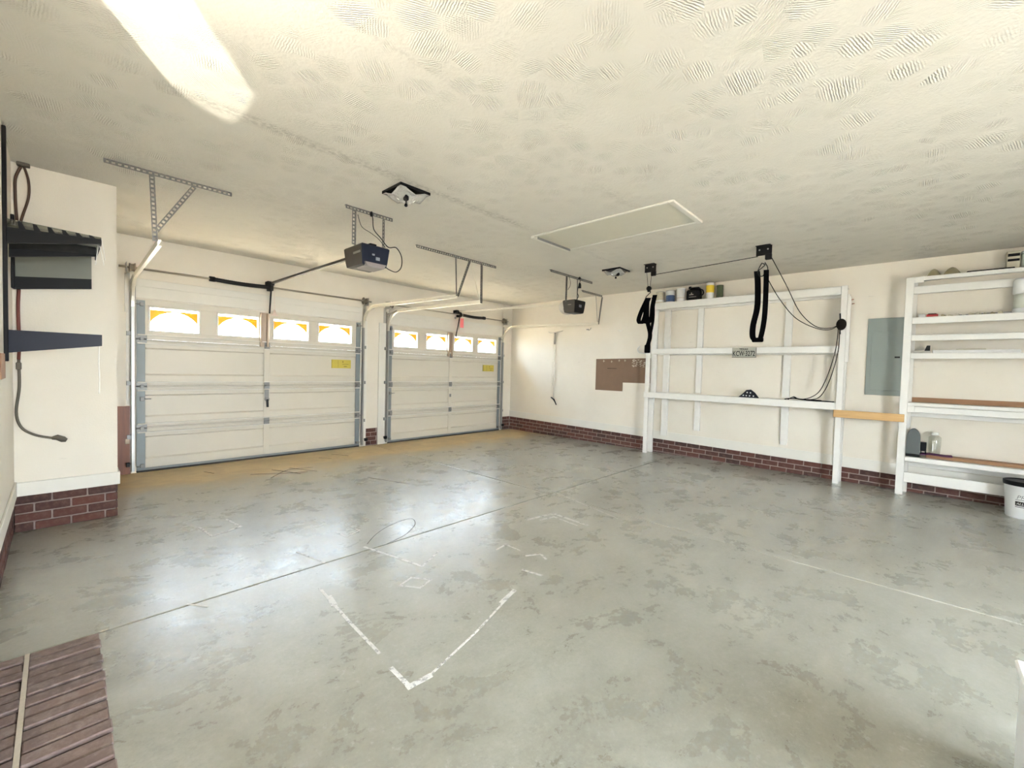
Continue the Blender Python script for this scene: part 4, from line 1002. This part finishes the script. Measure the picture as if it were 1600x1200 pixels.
MB().box(-.194, -.189, -7.65, -7.565, 2.742, 2.772).build('black_bar', M_BLACK, sb); MB().box(-.194, -.189, -7.65, -7.565, 2.690, 2.715).build('black_bar', M_BLACK, sb)
wj = thing('white_tub', (-.14, -7.77, 2.606), 'white tub on top of the right shelving unit at the frame edge', 'tub')
MB().lathe((-.14, -7.78, 2.606), [(.105, 0), (.11, .01), (.115, .15), (.112, .155)], 26).build('tub_body', M_WHITE, wj)
MB().lathe((-.14, -7.78, 2.761), [(.12, 0), (.122, .02), (.115, .03)], 26).build('lid', M_WHITE, wj)
# hanging white roll under the top
rl = thing('white_canister', (-.30, -7.75, 2.13), 'large white canister with clear middle standing on the upper shelf at the right edge', 'canister')
cy0 = -7.72
MB().lathe((-.125, cy0, 2.129), [(.09, 0), (.095, .008), (.095, .05), (.09, .055)], 30).build('base', M_WHITE, rl)
MB().lathe((-.125, cy0, 2.184), [(.088, 0), (.09, .05), (.086, .10), (.09, .15)], 30).build('clear_body', mat('wrapped_plastic', (.62, .63, .53), .3, bump=.8, bscale=12), rl)
MB().lathe((-.125, cy0, 2.334), [(.09, 0), (.098, .01), (.098, .15), (.08, .17)], 30).build('lid', M_WHITE, rl)
# clutter on shelf z=2.129
rt2 = thing('red_tape_measure', (-.15, -6.99, 2.129), 'small red tool on the upper shelf beside a white scrap', 'tool')
MB().box(-.20, -.12, -7.055, -6.955, 2.130, 2.165, .006).build('tool_body', M_RED, rt2)
MB().box(-.202, -.118, -7.04, -6.97, 2.165, 2.172, .002).build('black_trim', M_BLACK, rt2)
tag(MB().box(-.20, -.10, -6.945, -6.885, 2.129, 2.17, .005).build('white_scrap', M_CANW, None, origin=(-.15, -6.91, 2.129)), 'white block left of the red tool on the upper shelf', 'block')
for i in range(9):
    yy = -7.09-.055*i; r_ = random.uniform(.010, .018)
    o = MB(); o.tube([(-.20, yy, 2.129+r_), (-.09, yy-.03+wob(.02), 2.129+r_)], r_, 6)
    o = o.build('stick', mat('scrap_%d' % i, random.choice([(.55, .50, .36), (.30, .26, .16), (.66, .62, .5)]), .7), None, origin=(-.15, yy, 2.129))
    tag(o, 'short dowel scrap on the upper shelf right of the red tool', 'dowel', 'dowel scraps')
tag(MB().bar((-.12, -7.22, 2.137), (-.16, -7.62, 2.14), .03, .012).build('dark_strip', M_HINGE, None, origin=(-.14, -7.4, 2.13)), 'dark strip of wood lying behind the dowel scraps', 'strip')
# z=1.705 shelf
tag(MB().box(-.21, -.06, -7.70, -7.025, 1.705, 1.742, .003).build('white_board', M_CANW, None, origin=(-.14, -7.35, 1.705)), 'long flat white board lying on the third shelf', 'board')
tag(MB().box(-.18, -.08, -7.45, -7.22, 1.743, 1.755, .002).build('paper_pad', M_CREAM, None, origin=(-.14, -7.33, 1.743)), 'thin pad lying on the long white board', 'pad')
tag(MB().box(-.20, -.10, -7.01, -6.855, 1.705, 1.735, .004).build('grey_tray', mat('pale_grey_tray', (.45, .43, .38), .6), None, origin=(-.15, -6.93, 1.705)), 'pale grey tray at the left end of the third shelf', 'tray')
tag(MB().prism([(-.14, -6.955, 1.736), (-.14, -7.005, 1.736), (-.14, -7.005, 1.80), (-.14, -6.975, 1.80)], (.04, 0, 0)).build('black_block', M_BLACK, None, origin=(-.12, -6.98, 1.736)), 'little black block standing in the pale grey tray', 'block')

# bucket
bk = thing('bucket', (-.42, -7.76, 0), 'white plastic bucket with black lid and printed label at the right edge', 'bucket')
bc = (-.425, -7.765, 0)
MB().lathe(bc, [(.128, 0), (.132, .008), (.148, .33), (.154, .335), (.154, .35), (.148, .352)], 40).build('bucket_body', M_WHITE, bk)
MB().lathe((bc[0], bc[1], .352), [(.158, -.02), (.16, .0), (.16, .022), (.150, .026), (.145, .016)], 40).build('lid', M_BLACK, bk)
MB().tube([(bc[0]+.158*math.cos(a), bc[1]+.158*math.sin(a), .30+.0*a) for a in [math.radians(200+k*9) for k in range(8)]], .003, 6).build('bail_handle', M_GALV, bk)
def bucket_print():
    # curved label bands on the side facing the camera
    def patch(a0, a1, z0, z1, m, nm, r=.1437):
        b = MB(); n = 8
        for i in range(n+1):
            a = math.radians(a0+(a1-a0)*i/n)
            for z in (z0, z1): rr = .132+(z-.008)/.322*.016+.0012; b.v.append((bc[0]+rr*math.cos(a), bc[1]+rr*math.sin(a), z))
        for i in range(n): b.face((2*i, 2*i+2, 2*i+3, 2*i+1))
        return b.build(nm, m, bk, fix=False)
    c = 158
    patch(c-12, c+62, .133, .178, M_INK, 'label_block'); patch(c-12, c+62, .118, .124, M_INK, 'label_line')
    patch(c-12, c+62, .192, .196, M_INK, 'label_line')
    def curved(s, size, z, a0, m, nm, dr):
        cu = bpy.data.curves.new(nm, 'FONT'); cu.body = s; cu.size = size; cu.resolution_u = 2; cu.shear = .25
        ob = bpy.data.objects.new(nm+'_tmp', cu); COL.objects.link(ob)
        dg = bpy.context.evaluated_depsgraph_get(); me = bpy.data.meshes.new_from_object(ob.evaluated_get(dg)); bpy.data.objects.remove(ob, do_unlink=True)
        for v in me.vertices:
            zz = z+v.co.y; rr = .132+(zz-.008)/.322*.016+dr; a = math.radians(a0)+v.co.x/.142
            v.co = Vector((bc[0]+rr*math.cos(a), bc[1]+rr*math.sin(a), zz))-bk.location
        me.materials.clear(); me.materials.append(m)
        o = bpy.data.objects.new(nm, me); COL.objects.link(o); o.parent = bk
    curved('PRO', .055, .203, c-9, mat('grey_ink', (.25, .25, .25), .6), 'lettering', .0014)
    curved('ALL', .032, .144, c-9, M_WHITE, 'lettering', .002)
bucket_print()

# white lidded chest at lower right edge
ch = thing('storage_chest', (-5.2, -7.6, 0), 'white lidded chest cut off by the lower right edge', 'chest')
MB().box(-5.45, -4.925, -7.80, -7.212, 0, .375, .006).build('chest_body', M_WHITE, ch)
MB().box(-5.46, -4.912, -7.82, -7.200, .375, .40, .006).build('lid', M_WHITE, ch)

# ------------------------------------------------------------ right wall bits
hb = thing('hardboard_panel', (0, -2.85, 1.04), 'brown hardboard panel with a notched corner and pale glue flecks on the wall', 'board')
MB().prism([(-.002, -2.325, 1.036), (-.002, -2.325, 1.64), (-.002, -3.45, 1.655), (-.002, -3.45, 1.205), (-.002, -2.91, 1.20), (-.002, -2.91, 1.036)], (-.008, 0, 0)).build('sheet', M_CORK, hb)
b = MB()
for i in range(60):
    yy = random.uniform(-3.42, -3.10); zz = random.uniform(1.48, 1.635); s = random.uniform(.006, .018); b.box(-.0125, -.0095, yy-s, yy+s, zz-s*.5, zz+s*.5)
stuff(b.build('glue_flecks', M_CORKSP, hb))
b = MB()
for yy, zz in ((-2.50, 1.60), (-2.67, 1.59), (-2.83, 1.61), (-2.95, 1.61)): b.box(-.014, -.010, yy-.02, yy+.02, zz-.004, zz+.004).box(-.022, -.010, yy-.003, yy+.003, zz-.02, zz+.02)
b.build('pegs', M_CORKSP, hb)
MB().box(-.0125, -.0095, -2.78, -2.58, 1.455, 1.462).build('pencil_line', M_BLACK, hb)
# wall hooks
def hook(y, z, label, m, s=1.):
    t = MB().tube(smooth_path([(-.002, y, z), (-.03*s, y, z), (-.045*s, y-.03*s, z-.02*s), (-.05*s, y-.07*s, z-.005*s), (-.05*s, y-.085*s, z+.03*s)], 4), .006, 6).box(-.006, 0, y-.012, y+.05, z-.01, z+.012, .002)
    return tag(t.build('wall_hook', m, None, origin=(0, y, z)), label, 'hook', 'wall hooks')
hook(-2.12, 2.225, 'dark screw hook high on the wall above the brown hardboard', M_HINGE); hook(-2.82, 2.175, 'pale painted hook on the wall right of the dark hook', M_TRIM)
tag(MB().tube(smooth_path([(-.002, -3.36, 1.73), (-.02, -3.30, 1.745), (-.03, -3.23, 1.76), (-.03, -3.20, 1.82), (-.03, -3.24, 1.87)], 5), .008, 6).build('wall_hook', M_CANW, None, origin=(0, -3.3, 1.8)), 'curled white hook beside the shelving above the brown hardboard', 'hook', 'wall hooks')
# hanging grabber / pull-up rod
gb = thing('hanging_rod', (-.02, -1.31, .67), 'thin white rod with black tip hanging from a hook on the right wall', 'rod')
MB().cyl((-.03, -1.305, 2.18), (-.03, -1.315, .80), .012, 8).cyl((-.03, -1.27, 2.15), (-.03, -1.26, .95), .004, 6).build('rod', M_TRACK, gb)
MB().cyl((-.03, -1.302, 2.19), (-.03, -1.303, 1.95), .019, 8).build('grip', M_GALV2, gb)
MB().tube([(-.03, -1.25, .82), (-.03, -1.32, .78), (-.035, -1.36, .73), (-.04, -1.40, .67)], [.014, .017, .012, .010], 8).build('tip', M_BLACK, gb)
MB().tube(smooth_path([(-.002, -1.10, 2.22), (-.03, -1.20, 2.19), (-.03, -1.31, 2.20), (-.02, -1.50, 2.225)], 5), .005, 6).build('hook_wire', M_GALV2, gb)

# bare brown plank at the foot of the left door jamb
bp_ = thing('jamb_board', (-6.70, -.01, 0), 'dark brown knotty board standing between the alcove and the nearer garage door', 'board')
MB().box(-6.80, -6.655, -.035, -.001, 0, .825, .003).build('board', M_BROWN, bp_)
MB().box(-6.705, -6.665, -.042, -.034, .37, .43, .002).build('tape_patch', mat('buff_tape', (.55, .42, .30), .7), bp_)
sn = thing('safety_sensor', (-6.68, -.08, .12), 'small black door sensor low on the left track bracket', 'sensor')
MB().box(-6.70, -6.665, -.11, -.07, .10, .15, .004).build('sensor_body', M_BLACK, sn)
MB().cyl((-6.66, -.09, .125), (-6.664, -.09, .125), .008, 8).bar((-6.69, -.07, .13), (-6.69, -.03, .13), .02, .004).build('bracket', M_HINGE, sn)
for xx, lab in ((-3.64, 'small black door sensor left of the bare brick on the pier'), (-3.27, 'small black door sensor right of the bare brick on the pier'), (-.305, 'small black door sensor at the far right jamb')):
    s_ = thing('safety_sensor', (xx, -.08, .12), lab, 'sensor')
    MB().box(xx-.025, xx+.025, -.115, -.075, .10, .15, .004).build('sensor_body', M_BLACK, s_)
    MB().bar((xx, -.075, .125), (xx, -.022, .125), .02, .004, (0, 0, 1)).build('bracket', M_HINGE, s_)

# ------------------------------------------------------------ left wall bracket shelf
ls = thing('bracket_shelf', (-7.4, -2.6, 1.4), 'black cantilever bracket shelf with smoky translucent panels on the left wall', 'shelf')
MB().box(XL, XL+.02, -2.625, -2.575, 1.35, 2.85, .003).build('wall_standard', M_BLACK, ls)
MB().box(XL, XL+.02, -1.93, -1.88, 1.9, 2.45, .003).build('wall_standard', M_BLACK, ls)
def arm(y, zt, zb, zt2, zb2, x1, m, nm='arm', th=.018):
    MB().prism([(XL+.01, y, zb), (x1, y, zb2), (x1, y, zt2), (XL+.01, y, zt)], (0, th, 0)).build(nm, m, ls)
arm(-2.61, 1.555, 1.405, 1.555, 1.475, -7.03, M_NAVY)
arm(-2.612, 2.215, 2.11, 2.238, 2.205, -7.03, M_BLACK)
arm(-2.30, 2.135, 2.073, 2.178, 2.165, -7.045, M_BLACK)
arm(-1.90, 1.99, 1.895, 2.04, 1.96, -7.055, M_BLACK)
M_SMOKEP = mat('smoky_grey_panel', (.17, .175, .135), .3, vary=.2, vscale=5)
MB().prism([(XL+.01, -2.29, 2.12), (-7.045, -2.29, 2.17), (-7.045, -2.29, 2.24), (XL+.01, -2.29, 2.24)], (0, .006, 0)).build('glossy_divider', mat('glossy_dark_divider', (.035, .035, .034), .15, vary=.6, vscale=18), ls)
MB().prism([(XL+.01, -1.895, 1.98), (-7.055, -1.895, 2.03), (-7.055, -1.895, 2.24), (XL+.01, -1.895, 2.24)], (0, .008, 0)).build('smoked_panel', M_SMOKEP, ls)
MB().prism([(XL+.02, -2.61, 2.20), (-7.032, -2.61, 2.235), (-7.032, -2.61, 2.252), (XL+.02, -2.61, 2.27)], (0, .004, 0)).build('clear_cover', M_SMOKE, ls)
for k in range(6):
    x = -7.42+k*.066; f = (x-XL)/.46
    MB().prism([(x, -2.613, 2.203+.032*f), (x+.034, -2.613, 2.204+.032*f), (x+.012, -2.613, 2.262-.010*f), (x-.006, -2.613, 2.264-.010*f)], (0, .003, 0)).build('slat', M_BLACK, ls)
MB().box(-7.036, -7.030, -2.60, -1.90, 2.20, 2.25).build('front_lip', M_BLACK, ls)
MB().box(XL+.02, -7.036, -2.60, -1.90, 2.235, 2.243).build('shelf_board', M_SMOKEP, ls)
for i, (a, b_, lab) in enumerate((((-7.03, -2.615, 2.245), (-7.012, -2.615, 2.09), 'outermost of three short white strings hanging at the black shelf tip'),
                 ((-7.04, -2.618, 2.19), (-7.018, -2.618, 2.055), 'middle of three short white strings hanging at the black shelf tip'),
                 ((-7.048, -2.618, 2.19), (-7.062, -2.618, 2.05), 'innermost of three short white strings hanging at the black shelf tip'))):
    tag(MB().cyl(a, b_, .0022, 6).build('string', M_WIRE, None, origin=a), lab, 'string', 'strings at the shelf tip')
tag(MB().tube(smooth_path([(-7.045, -2.600, 1.475), (-7.047, -2.600, 1.35), (-7.044, -2.600, 1.25), (-7.046, -2.600, 1.13)], 4), .0035, 6).build('string', M_WIRE, None, origin=(-7.045, -2.6, 1.2)), 'long white string hanging below the lower black bracket', 'string')
tag(MB().box(XL, XL+.006, -2.90, -2.60, 1.24, 1.40, .002).build('wooden_block', M_BRWOOD, None, origin=(XL, -2.7, 1.25)), 'small brown wooden block on the left wall under the black bracket', 'block')
# ceiling outlet and brown extension cord on the alcove face
ec = thing('extension_cord', (-7.43, BY-.03, .7), 'brown extension cord dropping from the ceiling beside the left wall to a loose plug', 'cord')
yc = BY-.012
MB().tube(smooth_path([(-7.425, yc, 2.86), (-7.40, yc, 2.75), (-7.40, yc, 2.62), (-7.43, yc, 2.48), (-7.45, yc, 2.38)], 6), .008, 7).tube(smooth_path([(-7.432, yc, 2.86), (-7.465, yc, 2.75), (-7.468, yc, 2.62), (-7.465, yc, 2.5), (-7.46, yc, 2.38), (-7.462, yc, 2.1), (-7.455, yc, 1.9)], 6), .009, 7).build('cable', M_BRCORD, ec)
MB().tube(smooth_path([(-7.455, yc, 1.9), (-7.46, yc, 1.75), (-7.456, yc, 1.50), (-7.46, yc, 1.36)], 6), .010, 7).build('cable', mat('red_brown_cord', (.14, .03, .02), .6), ec)
MB().tube(smooth_path([(-7.46, yc, 1.36), (-7.458, yc, 1.15), (-7.475, yc, .95), (-7.45, yc, .83), (-7.38, yc, .765), (-7.30, yc, .735), (-7.27, yc, .728)], 6), .009, 7).build('cable', M_CORDG, ec)
MB().box(-7.475, -7.445, yc-.014, yc+.012, 1.28, 1.34, .006).build('connector', M_CORDG, ec)
MB().tube([(-7.29, yc-.008, .73), (-7.26, yc-.008, .735), (-7.225, yc-.008, .715), (-7.205, yc-.008, .705)], [.011, .022, .024, .014], 8).build('plug', M_CORDG, ec)
tag(MB().box(-7.46, -7.39, BY-.05, BY-.002, H-.025, H-.001, .004).build('outlet', M_CORDG, None, origin=(-7.42, BY, H)), 'small outlet in the ceiling corner that feeds the brown cord', 'outlet')
